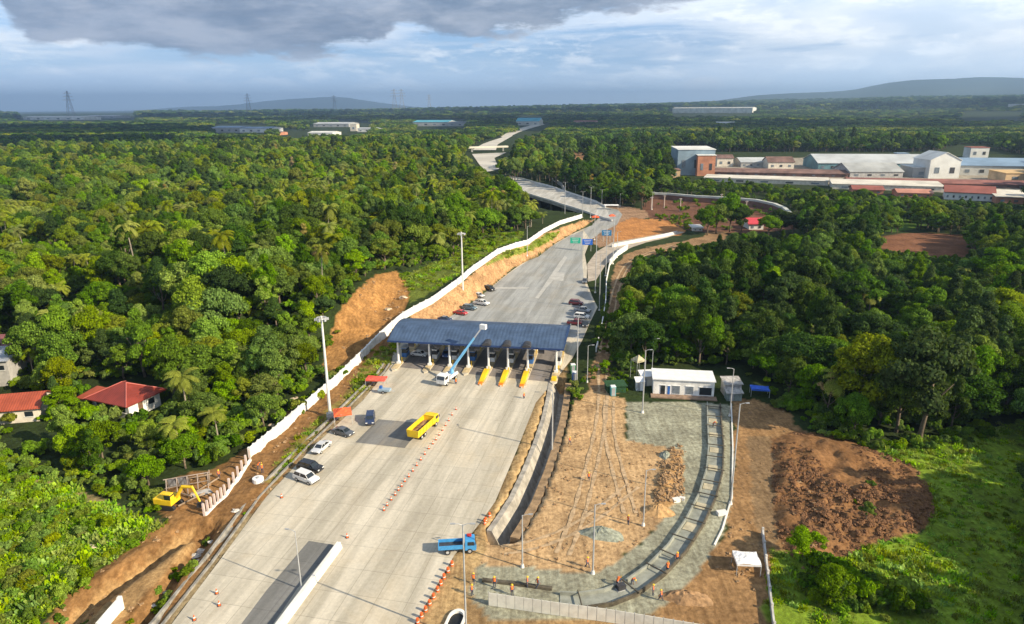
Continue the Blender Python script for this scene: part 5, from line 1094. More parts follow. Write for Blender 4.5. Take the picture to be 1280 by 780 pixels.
# ---------------------------------------------------------------- drainage channel being cast in the gravel yard
gch = thing('culvert', 'long concrete box channel under construction curving through the gravel yard', 'drain channel')
CH = [P(*p) for p in ((892, 506), (893, 530), (895, 560), (893, 590), (884, 622), (868, 655), (846, 688), (820, 715), (788, 738), (760, 749), (725, 754), (700, 753))]
def resample(pts_, st):
    out = [pts_[0]]; 
    for i in range(len(pts_)-1):
        l = (pts_[i+1]-pts_[i]).length; k = max(1, int(l/st))
        out += [pts_[i].lerp(pts_[i+1], (j+1)/k) for j in range(k)]
    return out
CH = resample(CH, 2.0); HWC = 1.35; form = mat('formwork', (.10, .085, .06), .9, .3, 1); gconc = mat('green_concrete', (.27, .28, .24), .85, .15, .7)
for s in (-1, 1): MB().sweep(CH, [(s*HWC-.12, .02), (s*HWC+.12, .02), (s*HWC+.12, .62), (s*HWC-.12, .62)]).build('side_wall', form if s < 0 else gconc, gch)
MB().sweep(CH, [(-HWC, .015), (HWC, .015), (HWC, .09), (-HWC, .09)]).build('base_slab', gconc, gch)
for i in range(1, len(CH)-1, 2):
    d = (CH[i+1]-CH[i-1]).normalized(); r_ = Vector((d.y, -d.x, 0)); MB().tube(CH[i]-r_*1.7+Vector((0, 0, .66)), CH[i]+r_*1.7+Vector((0, 0, .66)), .1, n=6).build('cross_brace', form, gch)
for i in range(0, len(CH)-9, 3):
    a, b = CH[i], CH[i+1]; MB().sweep([a.lerp(b, .1), a.lerp(b, .95)], [(-1.1, .1), (1.1, .1), (1.1, .2), (-1.1, .2)]).build('cover_slab', mat('sandy_slab', (.45, .40, .28), .9, .15, 1), gch)
kb = thing('edging_kerb', 'new pale kerb line around the outer edge of the gravel yard', 'kerb'); MB().sweep([P(*p) for p in ((914, 505), (916, 560), (915, 622), (903, 662), (893, 682))], [(-.12, 0), (.12, 0), (.12, .2), (-.12, .2)]).build('kerb_stone', white_c, kb)
for lb_, pp in (('dark reinforcement trench form lying on the lower gravel yard', ((603, 726), (645, 731), (690, 737))),):
    t = thing('trench_form', lb_, 'trench form'); MB().sweep([P(*p) for p in pp], [(-.3, .02), (.3, .02), (.25, .35), (-.25, .35)]).build('form', form, t)
for k in range(2):
    pass
# heaps
def heap(nm, label, px, r, h, m_, seed):
    p = P(*px); z = hz(p.x, p.y); g = random.Random(seed); mb = MB(); N_ = 18; v = []
    for i in range(9):
        q = i/8
        for k in range(N_):
            a = 2*math.pi*k/N_; w = 1+.22*math.sin(2*a+seed)+.1*math.sin(5*a+seed*2); zz = h*math.cos(q*math.pi/2)**1.2*(1+.12*g.uniform(-1, 1)); v.append((p.x+r[0]*q*w*math.cos(a), p.y+r[1]*q*w*math.sin(a), z-.12+zz))
    mb.add(v, [(i*N_+k, (i+1)*N_+k, (i+1)*N_+(k+1) % N_, i*N_+(k+1) % N_) for i in range(8) for k in range(N_)]+[tuple(range(N_))]); o = mb.build(nm, m_); tag(o, label, 'heap')
gravel_m = mat('gravel', (.27, .29, .23), .95, .25, 2, bump=.5); heap('gravel_heap', 'grey green gravel heap on the earth yard beside two lamp posts', (752, 668), (3.4, 2.0), 1.3, gravel_m, 3); heap('gravel_heap', 'small dark gravel heap inside the upper bend of the gravel yard', (832, 570), (1.6, 1.4), 1.0, gravel_m, 5)
heap('soil_heap', 'orange soil heap at the inner corner of the gravel yard', (822, 640), (2.2, 2.2), 1.3, mat('orange_soil', (.47, .29, .13), .95, .2, 1.5, bump=.4), 8); heap('soil_heap', 'brown spoil heap at the lower edge of the earth beside the hoarding', (858, 748), (3.4, 1.8), 1.2, mat('brown_soil', (.33, .20, .10), .95, .25, 1.5, bump=.5), 9)
pb = thing('pipe_bundle', 'pair of short white concrete blocks at the bend of the gravel yard', 'blocks', at_px(845, 627)); MB().box((0, 0, .3), (1.2, .8, .6), rz=.3).build('block', white_c, pb); MB().box((1.1, .5, .25), (.9, .6, .5), rz=-.4).build('block', white_c, pb)
pb = thing('concrete_block', 'white concrete block on the outer edge of the gravel yard', 'block', at_px(902, 643)); MB().box((0, 0, .3), (1.6, .9, .6), rz=.2).build('block_body', white_c, pb, bevel=.05)
# culvert mouth, bottom edge
cm_ = thing('culvert_mouth', 'white arched concrete drain mouth at the bottom edge beside the plaza', 'drain mouth', at_px(566, 785), R(-14)); cm_.scale = (.75, .75, .75); m_ = MB(); N_ = 10
out_ = [(1.5*math.cos(math.pi*k/N_), 1.5*math.sin(math.pi*k/N_)) for k in range(N_+1)]; inn = [(1.15*math.cos(math.pi*k/N_), 1.15*math.sin(math.pi*k/N_)) for k in range(N_+1)]; v = []
for y in (-4, 2.4):
    for a in (out_, inn): v += [(p[0], y+p[1]*.9, .25 if a is out_ else .24) for p in a]
mw = 1; MB().prism([(p[0], 2+p[1]*1.4) for p in out_]+[(-1.5, -4), (-1.15, -4)]+[(p[0], 2+p[1]*1.3) for p in reversed(inn)]+[(1.15, -4), (1.5, -4)], 0, .5).build('rim', white_c, cm_); MB().prism([(p[0], 2+p[1]*1.28) for p in inn]+[(-1.14, -4), (1.14, -4)], .01, .05).build('opening', mat('opening_black', (.012, .013, .014), .4, .1, 1), cm_)  # flat near-black plate stands in for the dark inside of the mouth

# ---------------------------------------------------------------- cones, barrels, people
def cone_proto(label, loc, grp):
    t = thing('traffic_cone', label, 'traffic cone', loc, 0, grp); MB().tube((0, 0, .04), (0, 0, .95), .24, .06, 10).build('cone_body', orange, t); MB().tube((0, 0, .42), (0, 0, .62), .185, .14, 10).build('reflective_band', white_p, t); MB().box((0, 0, .03), (.6, .6, .06)).build('base_plate', dark_m, t); return t
g1 = 'cones in a long line across the plaza'; l1 = 'orange cone in the long line across the plaza below the yellow dump truck'
cpts = [(480, 638), (484, 632), (489, 625), (494, 619), (498, 613), (502, 608), (506, 602), (511, 596), (516, 589), (521, 582), (526, 575), (531, 568), (536, 561), (541, 555), (545, 550), (549, 544), (553, 538), (557, 532), (561, 526), (565, 519), (570, 512)]
c0 = None
for a, b in cpts:
    loc = at_px(a, b)
    if c0 is None: c0 = cone_proto(l1, loc, g1)
    else: copy_thing(c0, loc, 0, l1, g1, .72)
    c0.scale = (.72,)*3
g2 = 'orange barrels along the lower right plaza edge'; l2 = 'orange white barrel along the lower right edge of the plaza'; b0 = None
for a, b in ((521, 779), (526, 772), (531, 764), (536, 756), (541, 748), (546, 739), (550, 731), (554, 723), (559, 715), (564, 707), (606, 652), (611, 646), (605, 655)):
    loc = at_px(a+1, b)
    if b0 is None:
        b0 = thing('barrel', l2, 'traffic barrel', loc, 0, g2); MB().tube((0, 0, 0), (0, 0, 1.0), .32, .26, 12).build('drum', orange, b0); MB().tube((0, 0, .35), (0, 0, .5), .31, .30, 12).build('band', white_p, b0); b0.scale = (.75,)*3
    else: copy_thing(b0, loc, 0, l2, g2, .75)
for a, b, lb_ in ((352, 622, 'pair-mate cone lying by the drain below the parked cars'), (271, 742, 'lone cone on the lower left of the plaza, upper one'), (274, 757, 'lone cone on the lower left of the plaza, lower one'), (434, 672, 'lone cone above the tip of the white median barrier'), (243, 775, 'orange cone beside the pale slab at the very bottom of the plaza')):
    copy_thing(c0, at_px(a, b), .4, lb_, None, .8)
skin_m = mat('skin', (.32, .18, .11), .6, .1, 1); vest_m = mat('orange_vest', (.85, .20, .04), .7, .08, 1); jeans = mat('dark_trousers', (.05, .06, .10), .8, .2, 2); helm = mat('helmet_yellow', (.80, .55, .05), .35, .05, 1)
def person_meshes(pose):
    if pose == 'bend': J = dict(pel=(0, 0, .92), sp=(0, -.16, 1.12), ch=(0, -.38, 1.24), nk=(0, -.52, 1.28), hd=(0, -.64, 1.24)); hands = [(-.24, -.62, .62), (.24, -.66, .60)]; el = [(-.27, -.46, .95), (.27, -.48, .93)]; ft = [(-.14, .05, .06), (.14, -.1, .06)]; kn = [(-.13, -.05, .48), (.13, -.12, .48)]
    elif pose == 'walk': J = dict(pel=(0, 0, .93), sp=(0, 0, 1.13), ch=(0, -.02, 1.36), nk=(0, -.03, 1.48), hd=(0, -.05, 1.62)); hands = [(-.30, -.26, .86), (.30, .22, .84)]; el = [(-.28, -.02, 1.10), (.28, .12, 1.10)]; ft = [(-.11, .30, .07), (.11, -.30, .06)]; kn = [(-.11, .05, .50), (.11, -.18, .52)]
    else: J = dict(pel=(0, 0, .93), sp=(0, 0, 1.13), ch=(0, 0, 1.36), nk=(0, 0, 1.48), hd=(0, -.02, 1.62)); hands = [(-.30, -.05, .80), (.30, -.20, .95)]; el = [(-.29, .02, 1.08), (.30, .02, 1.10)]; ft = [(-.13, 0, .06), (.13, -.05, .06)]; kn = [(-.12, -.01, .50), (.12, -.03, .50)]
    V, E_, Rd = [], [], []
    def add(p, r, par=None):
        V.append(p); Rd.append(r)
        if par is not None: E_.append((par, len(V)-1))
        return len(V)-1
    pe = add(J['pel'], .15); sp = add(J['sp'], .145, pe); ch = add(J['ch'], .17, sp); nk = add(J['nk'], .065, ch); h1 = add(J['hd'], .105, nk); h2 = add(tuple(np.array(J['hd'])+(np.array(J['hd'])-np.array(J['nk']))*.55), .085, h1)
    for i, s in enumerate((-1, 1)):
        sh = add((s*.2, J['ch'][1], J['ch'][2]+.05), .075, ch); e = add(el[i], .05, sh); w_ = add(hands[i], .036, e); add((hands[i][0], hands[i][1]-.05, hands[i][2]-.09), .04, w_)
        hp2 = add((s*.1, J['pel'][1], J['pel'][2]-.1), .105, pe); k = add(kn[i], .075, hp2); a_ = add((ft[i][0], ft[i][1]+.02, ft[i][2]+.06), .05, k); add((ft[i][0], ft[i][1]-.16, ft[i][2]-.01), .045, a_)
    me = bpy.data.meshes.new('person'); me.from_pydata(V, E_, []); o = bpy.data.objects.new('tmp', me); col.objects.link(o); o.modifiers.new('s', 'SKIN'); bpy.context.view_layer.update()
    for v, r in zip(me.skin_vertices[0].data, Rd): v.radius = (r, r)
    me.skin_vertices[0].data[0].use_root = True; sb = o.modifiers.new('d', 'SUBSURF'); sb.levels = sb.render_levels = 1
    dg = bpy.context.evaluated_depsgraph_get(); m2 = bpy.data.meshes.new_from_object(o.evaluated_get(dg)); bpy.data.objects.remove(o); m2.name = 'person'; m2.materials.clear()
    for q in (skin_m, jeans, vest_m, mat('sleeves', (.10, .12, .20), .8, .2, 2)): m2.materials.append(q)
    hd = np.array(J['nk'])
    for p in m2.polygons:
        c = p.center; p.use_smooth = True
        if c.z < J['pel'][2]+.02: p.material_index = 1 if not (abs(c.x) > .19) else 0
        elif (np.linalg.norm(np.array(c)-np.array(J['hd'])) < .2): p.material_index = 0
        elif abs(c.x) > .21: p.material_index = 3
        else: p.material_index = 2
    return m2, J
PM = {k: person_meshes(k) for k in ('stand', 'bend', 'walk')}
def helmet_mb(J): h = Vector(J['hd']); u = (Vector(J['hd'])-Vector(J['nk'])).normalized(); return MB().tube(h+u*.04, h+u*.06, .17, .17, 12).tube(h+u*.05, h+u*.15, .135, .08, 12)
def worker(px, pose, rz, label, z=None):
    p = P(*px); me, J = PM[pose]; t = bpy.data.objects.new('person', me); link(t); t.location = (p.x, p.y, hz(p.x, p.y) if z is None else z); t.rotation_euler = (0, 0, rz); tag(t, label, 'person', 'workers about the construction site'); helmet_mb(J).build('helmet', helm, t)
W_L = [((618, 734), 'stand', 0, 'worker in an orange vest standing at the left end of the dark trench form'), ((659, 734), 'stand', 1.5, 'worker in an orange vest before the middle of the dark trench form'), ((672, 735), 'walk', 2, 'worker in an orange vest walking near the right end of the dark trench form'), ((640, 744), 'stand', .6, 'worker in an orange vest between the trench form and the pale hoarding'), ((771, 733), 'bend', 2.2, 'worker bending over the inner wall of the curved channel'), ((790, 731), 'bend', .5, 'worker bent inside the curved channel near its lower bend'), ((816, 744), 'stand', 1.2, 'worker standing on the outer gravel just below the channel bend'), ((826, 751), 'walk', 4, 'worker in orange farthest out on the gravel edge near the brown spoil heap'), ((834, 716), 'bend', 2.8, 'worker bending at the outer wall of the channel, midway round the bend'), ((846, 703), 'stand', .3, 'worker in red orange standing inside the channel above the bend'), ((734, 709), 'walk', 1.0, 'worker walking on the earth yard beside the lamp post and gravel heap'), ((785, 656), 'stand', 2.0, 'worker standing beyond the gravel heap on the earth yard'), ((736, 601), 'stand', .2, 'lone worker in red in the middle of the open earth yard'), ((592, 730), 'walk', 3, 'worker walking beside the tall double-armed lamp post'), ((590, 744), 'stand', 1, 'worker in the strip between plaza and hoarding below the tall lamp'), ((891, 534), 'bend', 1, 'worker bending inside the upper straight of the channel'),
      ((274, 598), 'stand', 1, 'worker in orange on the dug earth above the unfinished wall'), ((322, 585), 'bend', 2, 'worker bending at the end of the white wall, left one'), ((328, 590), 'stand', .5, 'worker standing at the end of the white wall, right one'), ((259, 640), 'stand', 1.7, 'worker at the lower end of the unfinished wall'), ((570, 480), 'stand', .2, 'worker standing beside the crane lorry at the toll lanes'), ((655, 498), 'stand', .7, 'worker at the tip of the right yellow crash nose'), ((712, 556), 'walk', .7, 'worker walking along the ditch side of the earth yard')]
for a in W_L: worker(*a)
# rubble strewn along the left verge and broken shed frame
def rocks(nm, label, pts_, m_, grp, r0=.3, r1=.8):
    for i, (a, b) in enumerate(pts_):
        p = P(a, b); r = random.uniform(r0, r1); o = MB().blob((0, 0, r*.2), (r*1.4, r, r*.6), seed=i*7+3, seg=7, rings=4, amp=.25).build(nm, m_); o.location = (p.x, p.y, hz(p.x, p.y)); tag(o, label, 'rock', grp)
rocks('rubble_block', 'pale broken concrete lump beside the roadside drain on the lower left', [(246, 690), (233, 702), (226, 712), (205, 732), (190, 750), (250, 676), (262, 672), (295, 640), (243, 683)], mat('rubble', (.60, .56, .50), .9, .2, 1), 'pale rubble beside the drain', .3, .65)
rocks('rubble_block', 'pale rubble lump in the green scrub on the lower left', [(108, 690), (118, 685), (128, 682), (137, 677), (146, 672), (155, 667), (73, 718), (64, 726), (58, 735), (95, 714)], mat('tan_rubble', (.52, .42, .30), .9, .2, 1), 'rubble in the scrub on the lower left', .3, .8)
rocks('rubble_block', 'pale stone lying in the earth below the cut beside the white wall', [(345, 520), (352, 505), (340, 532), (368, 500), (505, 388), (486, 398)], mat('tan_rubble', (.5, .42, .3)), 'stones below the cut', .5, 1.0)
wt = thing('water_tank', 'round white tank standing on the verge beside the drain above the unfinished wall', 'tank', at_px(323, 603), 0); MB().tube((0, 0, 0), (0, 0, .9), .95, .95, 16).build('tank_body', white_p, wt, bevel=.06); MB().tube((0, 0, .9), (0, 0, 1.05), .3, .25, 10).build('lid', grey_p, wt)
sf = thing('collapsed_shed', 'collapsed grey metal shed frame beside the yellow excavator', 'shed frame', at_px(236, 612), R(20)); ang_ = mat('rust_steel', (.30, .24, .20), .7, .3, 1)
for k in range(5): MB().tube((-3.2+1.6*k, -1.5, 0), (-3.2+1.6*k, 0, 2.6), .08, n=5).tube((-3.2+1.6*k, 0, 2.6), (-3.2+1.6*k, 1.5, 0), .08, n=5).build('rafter', ang_, sf)
MB().tube((-3.6, 0, 2.6), (3.6, 0, 2.6), .09, n=5).tube((-3.4, -.8, 1.4), (3.4, -.8, 1.5), .07, n=5).build('purlin', ang_, sf); MB().box((-1.5, .85, 1.4), (3.2, .05, 2.2), rx=.52).build('roof_sheet', grey_roof, sf); MB().box((2.2, -2.4, .3), (3.0, 1.8, .08), ry=.08, rz=.4).build('fallen_sheet', M['weathered_sheet'], sf)
for k, (a, b, L_, an) in enumerate(((246, 600, 5, .3), (256, 612, 6, 1.1), (230, 620, 4, -.5), (262, 600, 5, 2.0), (240, 628, 4.5, .9))):
    p = P(a, b); o = MB().tube((-L_/2, 0, .25), (L_/2, 0, .5), .14, n=6).build('timber', mat('old_timber', (.30, .22, .15), .9, .3, 1)); o.location = (p.x, p.y, hz(p.x, p.y)); o.rotation_euler = (0, 0, an); tag(o, 'old timber lying across the dug earth by the shed frame', 'timber', 'timbers on the dug earth')
t = thing('pump_rig', 'dark compactor machine working at the lower bend of the curved channel', 'machine', at_px(776, 737), .4); MB().box((0, 0, .5), (1.2, .8, .7)).build('engine', dark_m, t, bevel=.06); MB().tube((0, .4, .6), (0, 1.2, 1.2), .05).build('handle', steel, t); MB().box((0, 0, .08), (1.4, .9, .14)).build('plate', steel, t)

# ---------------------------------------------------------------- buildings further off
def works(label, x0, x1, yb, hpx, deppx, wallm, roofm, kind_='gable', rise=.25, rz=None, name='warehouse', cat='warehouse', stripes=6, yb2=None):
    """front edge between two photo columns at ground row yb; depth in metres"""
    a = P(x0, yb); b = P(x1, yb2 if yb2 else yb); w = (b-a).length; c = (a+b)/2; ang = math.atan2(b.y-a.y, b.x-a.x); dep = c.y*math.cos(PITCH)+H*math.sin(PITCH); h = hpx*dep/F; d = deppx
    gz = hz(c.x, c.y+d/2); t = thing(name, label, cat, (c.x, c.y, gz), ang); wl_ = MB().box((0, d/2, h/2), (w, d, h))
    if kind_ == 'gable': wl_.side([(0, h), (d/2, h+d*rise*.5), (d, h)], -w/2+.05, w/2-.05); rf_ = MB().side([(-.8, h-.1), (d/2, h+d*rise*.5+.2), (d+.8, h-.1), (d+.8, h+.3), (d/2, h+d*rise*.5+.6), (-.8, h+.3)], -w/2-.8, w/2+.8)
    elif kind_ == 'gable_front':
        v = [(-w/2, 0, h), (0, 0, h+w*rise*.5), (w/2, 0, h), (-w/2, d, h), (0, d, h+w*rise*.5), (w/2, d, h)]; wl_.add(v, [(0, 2, 1), (3, 4, 5), (0, 1, 4, 3), (1, 2, 5, 4)])
        rr_ = h+w*rise*.5; e = w/2+.6; rf_ = MB().add([(-e, -.6, h-.1), (0, -.6, rr_+.2), (e, -.6, h-.1), (e, -.6, h+.3), (0, -.6, rr_+.6), (-e, -.6, h+.3)]+[(-e, d+.6, h-.1), (0, d+.6, rr_+.2), (e, d+.6, h-.1), (e, d+.6, h+.3), (0, d+.6, rr_+.6), (-e, d+.6, h+.3)], [(0, 1, 4, 5), (1, 2, 3, 4), (6, 11, 10, 7), (7, 10, 9, 8)]+[(5, 4, 10, 11), (4, 3, 9, 10), (0, 6, 7, 1), (1, 7, 8, 2), (0, 5, 11, 6), (2, 8, 9, 3)])
    else: rf_ = MB().side([(-.6, h), (d+.6, h+d*rise), (d+.6, h+d*rise+.4), (-.6, h+.4)], -w/2-.6, w/2+.6); wl_.side([(0, h), (d, h+d*rise-.02), (d, h)], -w/2+.05, w/2-.05)
    q = wl_.build('wall', wallm, t); rf_.build('roof', roofm, t)
    for k in range(stripes):
        x = -w/2+w*(k+.5)/stripes; MB().box((x, -.1, h*.45), (w/stripes*.3, .3, h*.32)).build('opening', dark_m if k % 2 else M['grey_glass'], q)
    return t
pink = mat('orange_brick', (.50, .22, .13), .85, .2, .1); pgrey = mat('pale_grey_roof', (.55, .57, .57), .5, .12, .05, metal=.15); teal_w = mat('teal_wall', (.12, .24, .27), .6, .15, .1); fwhite = mat('far_white', (.72, .72, .68), .6, .14, .05); bluegrey = mat('blue_grey_wall', (.22, .30, .36), .6, .12, .1); brick_dk = mat('dark_shed_roof', (.20, .12, .10), .8, .25, .1); frr = mat('far_red_roof', (.30, .10, .075), .7, .15, .08); fbl = mat('far_blue_roof', (.22, .32, .44), .5, .12, .05); tan = mat('tan_wall', (.60, .42, .24), .8, .15, .1); sky_r = mat('far_teal_roof', (.10, .40, .52), .5, .1, .05)
works('tall blue grey factory hall with orange brick side and white roof', 846, 892, 219, 31, 42, bluegrey, fwhite, 'mono', .02, stripes=3)
works('orange brick block against the side of the tall blue grey hall', 871, 893, 220, 25, 16, pink, fwhite, 'mono', .03, stripes=2)
works('small cream shed with a pale wall beside the tall hall', 896, 916, 208, 10, 18, cream, brick_dk, 'gable', .3, stripes=2)
works('long low cream kiln shed with a flat pale roof in front of the brick works', 880, 1035, 227, 5, 22, cream, mat('pale_sheet', (.62, .58, .50), .8, .15, .06), 'mono', .03, stripes=5, yb2=232)
works('long brown roofed drying shed behind the cream kiln shed', 893, 1060, 219, 4, 24, brick_dk, brick_dk, 'gable', .2, stripes=14, yb2=222)
works('grey roofed open shed right of the small cream shed', 926, 960, 209, 6, 34, M['grey_wall'], pgrey, 'gable', .2, stripes=4)
works('cream sawtooth shed between the grey shed and the large warehouse', 960, 992, 211, 8, 22, cream, brick_dk, 'gable', .4, stripes=3)
works('very long warehouse with a pale blue grey roof and teal wall', 1022, 1170, 213, 9, 60, teal_w, pgrey, 'gable', .22, stripes=12, yb2=214)
works('grey fan-roofed hall in front of the very long warehouse', 1062, 1128, 222, 7, 40, M['grey_wall'], mat('mid_grey_roof', (.38, .39, .38), .6, .15, .06), 'gable', .3, stripes=4)
works('tall white gabled tower hall in the centre of the factory row', 1160, 1198, 223, 22, 30, fwhite, fwhite, 'gable_front', .5, stripes=2)
works('grey block adjoining the tall white gabled hall', 1140, 1161, 222, 12, 24, mat('mid_grey_wall', (.36, .37, .37), .8, .1, .1), pgrey, 'mono', .03, stripes=1)
works('long pale blue roofed warehouse right of the tall white hall', 1199, 1330, 219, 12, 50, mat('pale_wall', (.50, .50, .46), .8, .1, .08), fbl, 'gable', .2, stripes=7, yb2=221)
works('tan walled building with orange flat roof near the right edge', 1256, 1330, 227, 10, 24, tan, mat('tan_roof', (.62, .42, .20), .7, .1, .08), 'mono', .03, stripes=3)
works('long pale roofed shed at the front of the brick works', 1040, 1180, 236, 6, 26, cream, M['pale_sheet'], 'mono', .05, stripes=4, yb2=240)
works('long red brown drying shed behind the pale front shed', 1060, 1300, 231, 4, 20, brick_dk, mat('red_brown_roof', (.26, .11, .09), .8, .2, .1), 'gable', .2, stripes=16, yb2=236)
works('low red roofed shed below the long pale roofed shed', 1066, 1104, 242, 5, 18, pink, frr, 'gable', .2, stripes=3, yb2=243)
works('low salmon roofed shed in the middle of the front row', 1122, 1165, 246, 5, 16, pink, mat('salmon_roof', (.52, .24, .17), .7, .15, .1), 'gable', .2, stripes=4, yb2=247)
works('red roofed white building with a row of windows at the front right', 1180, 1242, 249, 9, 20, fwhite, frr, 'gable', .35, stripes=8, yb2=252)
works('pale roofed brick shed at the far right front of the works', 1244, 1330, 254, 8, 22, pink, M['pale_sheet'], 'mono', .1, stripes=5, yb2=257)
works('white house with a dark red roof behind the factory row', 1212, 1235, 197, 12, 16, fwhite, frr, 'mono', .02, stripes=2)
works('small bright blue block on the ridge behind the long warehouse', 1121, 1135, 198, 6, 10, fbl, fbl, 'mono', .02, stripes=1)
works('white cottage with red roof hidden by trees below the retaining wall', 936, 954, 287, 7, 10, fwhite, mat('cottage_red', (.55, .06, .08), .6, .1, 1), 'gable', .4, name='cottage', cat='house', stripes=2)
works('white roofed shed at the left foot of the tree clump on the slope', 866, 878, 289, 4, 8, fwhite, fwhite, 'mono', .02, name='cottage', cat='house', stripes=2)
works('pale roofed hut standing above the tree clump on the slope', 893, 909, 268, 4, 8, cream, pgrey, 'mono', .02, name='cottage', cat='house', stripes=2)
works('small pale block under dark red roofs left of the tall hall', 838, 850, 222, 9, 14, tan, brick_dk, 'mono', .02, name='cottage', cat='house', stripes=1)
works('dark red roofed house in the trees left of the tall hall', 818, 840, 217, 6, 18, M['mid_grey_wall'], M['maroon_roof'], 'gable', .3, name='cottage', cat='house', stripes=2)
works('large blue roofed plant far across the left plain', 265, 300, 166, 6, 70, M['mid_grey_wall'], fbl, 'gable', .1, stripes=4); works('blue and white roofed hall right of the large blue roofed plant', 300, 338, 166, 5, 70, fwhite, fbl, 'gable', .1, stripes=4); works('low brown roofed sheds in front of the far left plant', 334, 350, 169, 3, 40, pink, brick_dk, 'gable', .1, stripes=3)
works('low white roofed hall in the far middle distance on the left', 385, 416, 170, 4, 50, fwhite, fwhite, 'gable', .1, stripes=4); works('grey white long roof behind the low white hall on the left plain', 392, 436, 159, 4, 80, M['mid_grey_wall'], pgrey, 'gable', .1, stripes=5); works('cream tower block beside the grey white long roof', 438, 446, 164, 8, 20, cream, cream, 'mono', .01, stripes=1); works('pale low buildings right of the cream tower block', 447, 478, 165, 4, 40, fwhite, pgrey, 'gable', .1, stripes=4)
works('teal blue long roof in the far distance left of the highway', 516, 560, 158, 5, 90, M['mid_grey_wall'], sky_r, 'gable', .12, stripes=4); works('dark grey roof adjoining the teal blue long roof', 560, 580, 158, 4, 70, M['mid_grey_wall'], mat('slate_roof', (.16, .18, .22), .6, .1, .06), 'gable', .1, stripes=2)
works('pale teal pitched roof hall beside the far highway', 645, 674, 157, 5, 60, M['pale_wall'], sky_r, 'gable', .35, stripes=3); works('pink walled compound in the trees right of the teal roof hall', 717, 745, 157, 5, 40, mat('pink_wall', (.50, .30, .28), .8, .1, .1), frr, 'gable', .1, stripes=4)
works('very long white warehouse far away below the right mountain', 840, 940, 145, 6, 120, fwhite, fwhite, 'gable', .06, stripes=0); works('white low factory roofs at the far left horizon', 30, 105, 151, 4, 120, fwhite, fwhite, 'gable', .05, stripes=6); works('grey low factory roofs right of the far left white roofs', 105, 145, 149, 3, 120, M['mid_grey_wall'], pgrey, 'gable', .05, stripes=4); works('white building far away at the right edge under the mountain', 1258, 1300, 143, 6, 60, fwhite, pgrey, 'gable', .08, stripes=3)
works('small white farm houses below the long white warehouse', 895, 918, 158, 4, 30, fwhite, fwhite, 'gable', .2, stripes=2); works('grey flat roof half hidden in the trees at the right edge', 1262, 1300, 184, 5, 40, M['pale_wall'], pgrey, 'gable', .08, stripes=3)

def pylon(px, yb, yt, label, s=1.):
    p = P(px, yb); z0 = hz(p.x, p.y); dep = p.y; lo, hi = 5., 900.
    for _ in range(30):
        m_ = (lo+hi)/2
        if proj(p.x, p.y, z0+m_)[1] > yt: lo = m_
        else: hi = m_
    h = lo; t = thing('power_pylon', label, 'pylon', (p.x, p.y, z0), .2, 'power pylons on the horizon'); r = h*.11; mb = MB(); th = max(.3, h*.006)
    prev = None
    for k in range(8):
        u = k/7; rr_ = r*(1-u)+h*.012; c4 = [(sx*rr_, sy*rr_, h*u) for sx, sy in ((-1, -1), (1, -1), (1, 1), (-1, 1))]
        if prev:
            for i in range(4): mb.tube(prev[i], c4[i], th, n=4); mb.tube(prev[i], c4[(i+1) % 4], th*.6, n=4); mb.tube(c4[i], c4[(i+1) % 4], th*.6, n=4)
        prev = c4
    mb.build('lattice_tower', mat('pylon_steel', (.30, .31, .33), .6, .1, .1), t)
    for u, w in ((.68, .20), (.80, .17), (.92, .13)): MB().tube((-h*w, 0, h*u), (h*w, 0, h*u), th, n=4).tube((-h*w, 0, h*u), (0, 0, h*(u+.05)), th*.7, n=4).tube((h*w, 0, h*u), (0, 0, h*(u+.05)), th*.7, n=4).build('crossarm', M['pylon_steel'], t)
for a, b, c, l in ((90, 150, 114, 'lattice pylon standing alone above the far left white roofs'), (312, 146, 117, 'faint lattice pylon above the blue roofed plant'), (419, 144, 119, 'faint lattice pylon above the cream tower block'), (494, 143, 111, 'left lattice pylon of the close pair on the horizon'), (503, 143, 111, 'right lattice pylon of the close pair on the horizon'), (537, 142, 118, 'small lattice pylon just right of the close pair')): pylon(a, b, c, l)

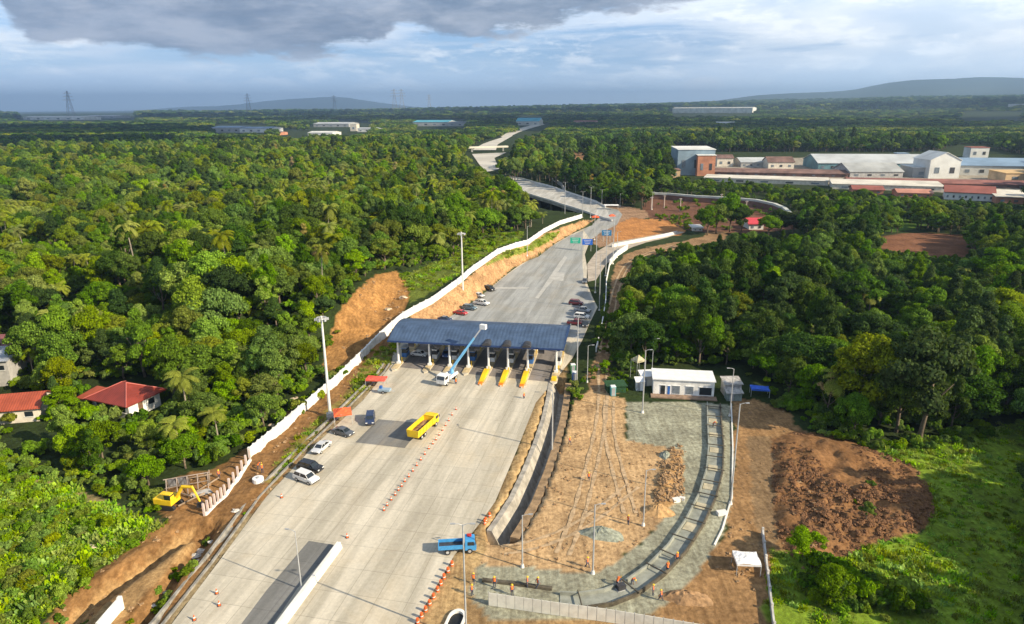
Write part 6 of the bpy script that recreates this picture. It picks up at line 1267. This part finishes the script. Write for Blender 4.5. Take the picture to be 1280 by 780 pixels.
# tree clump on the slope
for a, b, s in ((895, 292, 1.5), (912, 290, 1.4), (884, 294, 1.1), (926, 293, 1.0), (975, 292, 1.1), (990, 294, 1.2), (960, 296, 1.1)):
    p = P(a, b); plant_tree((p.x, p.y, hz(p.x, p.y), random.choice([KI['mid_a'], KI['dark_a'], KI['bright_a']]), s*1.1), 'bushy tree of the clump on the brown slope below the retaining wall', 'tree clump on the brown slope')
for a, b, k_, s, l in ((1148, 552, 'dark_a', 1.75, 'large dark crowned tree at the wood edge over the tilled mound'), (1120, 540, 'mid_a', 1.5, 'broad tree just left of the large dark crowned one over the tilled mound'), (1075, 530, 'olive_a', 1.5, 'olive green tree at the wood edge above the brown earth'), (1238, 372, 'bright_b', 1.9, 'tall bright tree near the right edge beyond the dark wood'), (1082, 655, 'bright_b', .35, 'slim green sapling growing on the tilled mound'), (573, 285, 'dry_a', 1.1, 'bare dry tree behind the far light mast'), (1004, 700, 'bright_a', .55, 'small bushy tree between the tilled mound and the fence'), (1040, 756, 'mid_a', .5, 'small dark bushy tree in the lower right scrub')):
    p = P(a, b); plant_tree((p.x, p.y, hz(p.x, p.y), KI[k_], s), l, None)

# ---------------------------------------------------------------- air, and unseen clouds added high up to shade the far country
def haze():
    o = MB().box((0, 14500, 290), (60000, 31500, 760)).build('haze', bpy.data.materials.new('haze')); o['kind'] = 'stuff'; m = o.data.materials[0]; m.use_nodes = True; n = m.node_tree.nodes; n.clear()
    out = n.new('ShaderNodeOutputMaterial'); v = n.new('ShaderNodeVolumePrincipled'); v.inputs['Color'].default_value = (.45, .68, 1.0, 1); v.inputs['Density'].default_value = HAZE; v.inputs['Anisotropy'].default_value = .3; m.node_tree.links.new(v.outputs[0], out.inputs['Volume'])
HAZE = 8.5e-5
haze()
def shade_cloud(cx, cy, rx, ry, seed):
    ox, oy = SDIR.x/SDIR.z*1250, SDIR.y/SDIR.z*1250; g = random.Random(seed); mb = MB()
    for k in range(16):
        a = g.random()*6.28; u = g.random()**.5*.8; r = g.uniform(.25, .5); mb.blob((cx+ox+math.cos(a)*u*rx, cy+oy+math.sin(a)*u*ry, 1250+g.uniform(-20, 60)), (rx*r, ry*r, 70), seed=seed*31+k, seg=12, rings=6)
    o = mb.build('shade_cloud', mat('shade_cloud', (.8, .8, .82), 1, .03, .001)); o['kind'] = 'structure'
for a in ((700, 2300, 800, 600, 2), (-1500, 2200, 900, 480, 3), (-300, 3600, 1300, 800, 4), (2300, 2800, 700, 450, 5), (-2600, 4700, 1500, 700, 6), (1200, 5900, 1700, 700, 7), (-800, 6200, 2000, 1000, 8), (3300, 5200, 1200, 1200, 9), (-1100, 1300, 500, 260, 10)): shade_cloud(*a)
